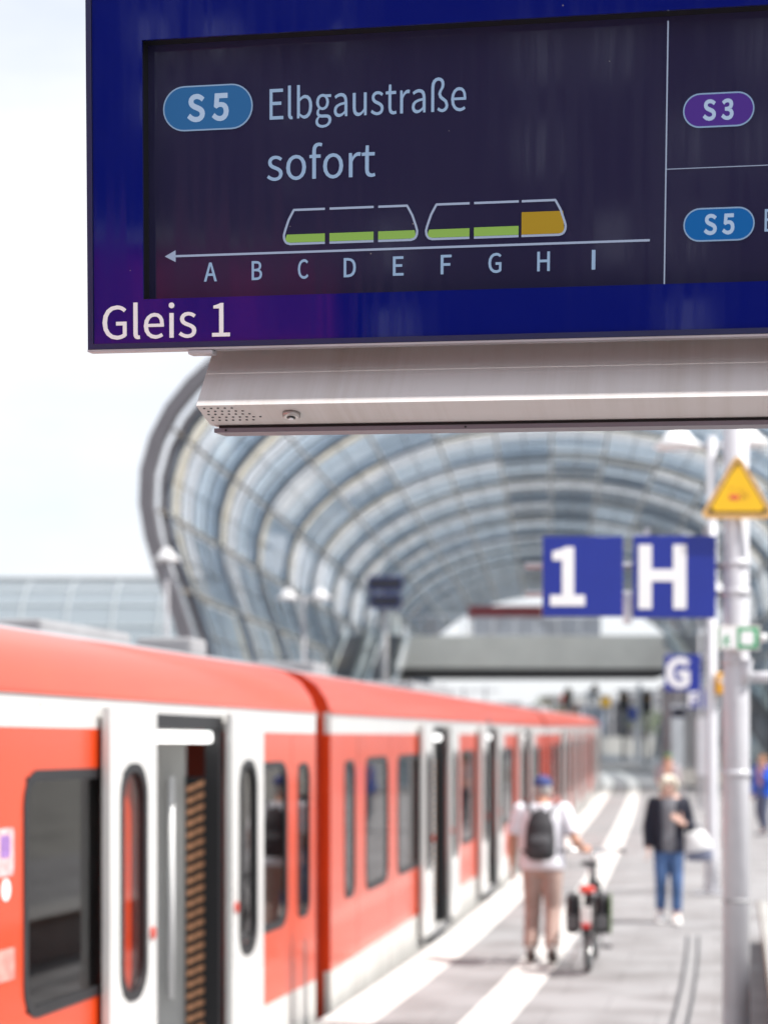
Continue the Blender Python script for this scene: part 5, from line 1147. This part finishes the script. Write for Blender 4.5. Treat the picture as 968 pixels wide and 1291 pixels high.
for px, py, Y, w, h, m_, lab in ((733, 881, 200, 3.4, 1.0, mat('board_white', (.75, .74, .72), .5, var=.03), 'wide white and red board beyond the end of the platform'), (763, 885, 190, 1.0, 1.0, mat('board_yellow', (.85, .48, .02), .5, var=.03), 'round edged yellow board beyond the end of the platform'), (800, 900, 180, 1.2, 1.3, mat('board_blue', (.03, .06, .30), .5, var=.03), 'small blue board beyond the end of the platform')):
    p = at(px, py, Y); t = empty('track_board', (p.x, Y, -1.28), 0, lab, 'sign')
    g = MB(); g.bevbox(-w / 2, w / 2, -.08, .08, p.z + 1.28 - h / 2, p.z + 1.28 + h / 2, .05); g.build('panel', m_, t); g = MB(); g.tube([(0, .15, 0), (0, .15, p.z + 1.28)], .08, 8); g.build('post', GALV, t)
    if w > 3: g = MB(); g.box(-w / 2 - .5, -w / 2 - .01, -.08, .08, p.z + 1.0, p.z + 1.7); g.build('red_field', mat('board_red', (.5, .04, .03), .5, var=.03), t)
def bush(px, py, Y, r, label):
    p = at(px, py, Y); t = empty('bush', (p.x, Y, -1.28), 0, label, 'bush', 'bushes beyond the platform end'); rnd = random.Random(px); m = MB()
    cz = p.z + 1.28
    for i in range(420):
        a = rnd.uniform(0, 6.283); u = rnd.uniform(-1, 1); q = r * rnd.uniform(.45, 1.0) ** .5 * (1 + .25 * math.sin(3 * a + u * 4)); d = V(math.cos(a) * math.sqrt(1 - u * u), math.sin(a) * math.sqrt(1 - u * u), u * .8) * q
        c = V(0, 0, cz) + d; s = rnd.uniform(.10, .22); e1 = V(rnd.uniform(-1, 1), rnd.uniform(-1, 1), rnd.uniform(-1, 1)).normalized() * s; e2 = e1.orthogonal().normalized() * s * .6
        m.add([c - e1, c + e2, c + e1, c - e2], [(0, 1, 2, 3)])
    m.build('foliage', mat('bush_green', (.08, .12, .04), .8, var=.4, scale=2), t); m = MB(); m.tube([(0, 0, 0), (0, 0, cz)], [.12, .05], 8)
    for k in range(5): m.tube([(0, 0, cz * .5), (r * .5 * math.cos(k * 1.3), r * .5 * math.sin(k * 1.3), cz + .2 * k * r * .3)], [.06, .02], 6)
    m.build('stem', mat('bush_stem', (.10, .07, .05), .9, var=.2), t)
# ------------------------------------------------------------------ unseen blocks added behind the camera to shape the reflections in the display glass
def block(x, y, w, dep, h, nx, ny, label, m_, rows, cols, wmat, alt=None):  # made-up building out of view, only there for the glass to mirror
    rz = math.atan2(ny, nx) + math.pi / 2; t = empty('city_building', (x, y, -1.28), rz, label, 'building'); g = MB(); g.box(-w / 2, w / 2, 0, dep, 0, h); g.build('wall', m_, t)
    g = MB(); g.box(-w / 2 - .3, w / 2 + .3, -.3, dep + .3, h + .003, h + .6); g.build('roof', GREY, t)
    wm = MB(); wm.box(0, w / cols * .6, -.06, .10, 0, h / rows * .55); w2 = wm.mesh('window', alt) if alt else None; wm = wm.mesh('window', wmat)
    for i in range(cols):
        for j in range(rows): o = link('window', wm if random.random() < .45 or not alt else w2, t); o.location = (-w / 2 + (i + .2) * w / cols, 0, (j + .25) * h / rows)
WB = mat('mirrored_pale', (.75, .80, .92), .30, .8, var=.1)  # bright metallic windows added for pale smudges in the display reflections
WD = mat('window_dark_blue', (.02, .025, .04), .2, var=.1)
block(-50, -62, 44, 16, 15.0, .80, .60, 'unseen magenta block added behind the camera for the purple reflection low in the display', mat('mirrored_magenta', (.66, .05, .26), .8, var=.06), 3, 9, mat('window_red_brown', (.38, .03, .14), .4, var=.1))
block(-70, -92, 60, 18, 38.0, .60, .80, 'unseen tall dark block added behind the magenta one to darken the display reflections', mat('mirrored_dark', (.05, .06, .075), .5, var=.1), 9, 14, WB, WD)
block(-16, -90, 44, 18, 31.0, .35, .94, 'unseen dark block with pale windows added behind the camera for the display reflections', mat('mirrored_dark', (.05, .06, .075), .5, var=.1), 7, 12, WB, WD)
bush(835, 918, 205, 1.8, 'green bush beyond the platform end above the person in the green hat'); bush(812, 905, 222, 2.2, 'bush beyond the platform end next to the small blue board')
bush(690, 895, 260, 2.6, 'bush beyond the train roof under the footbridge')
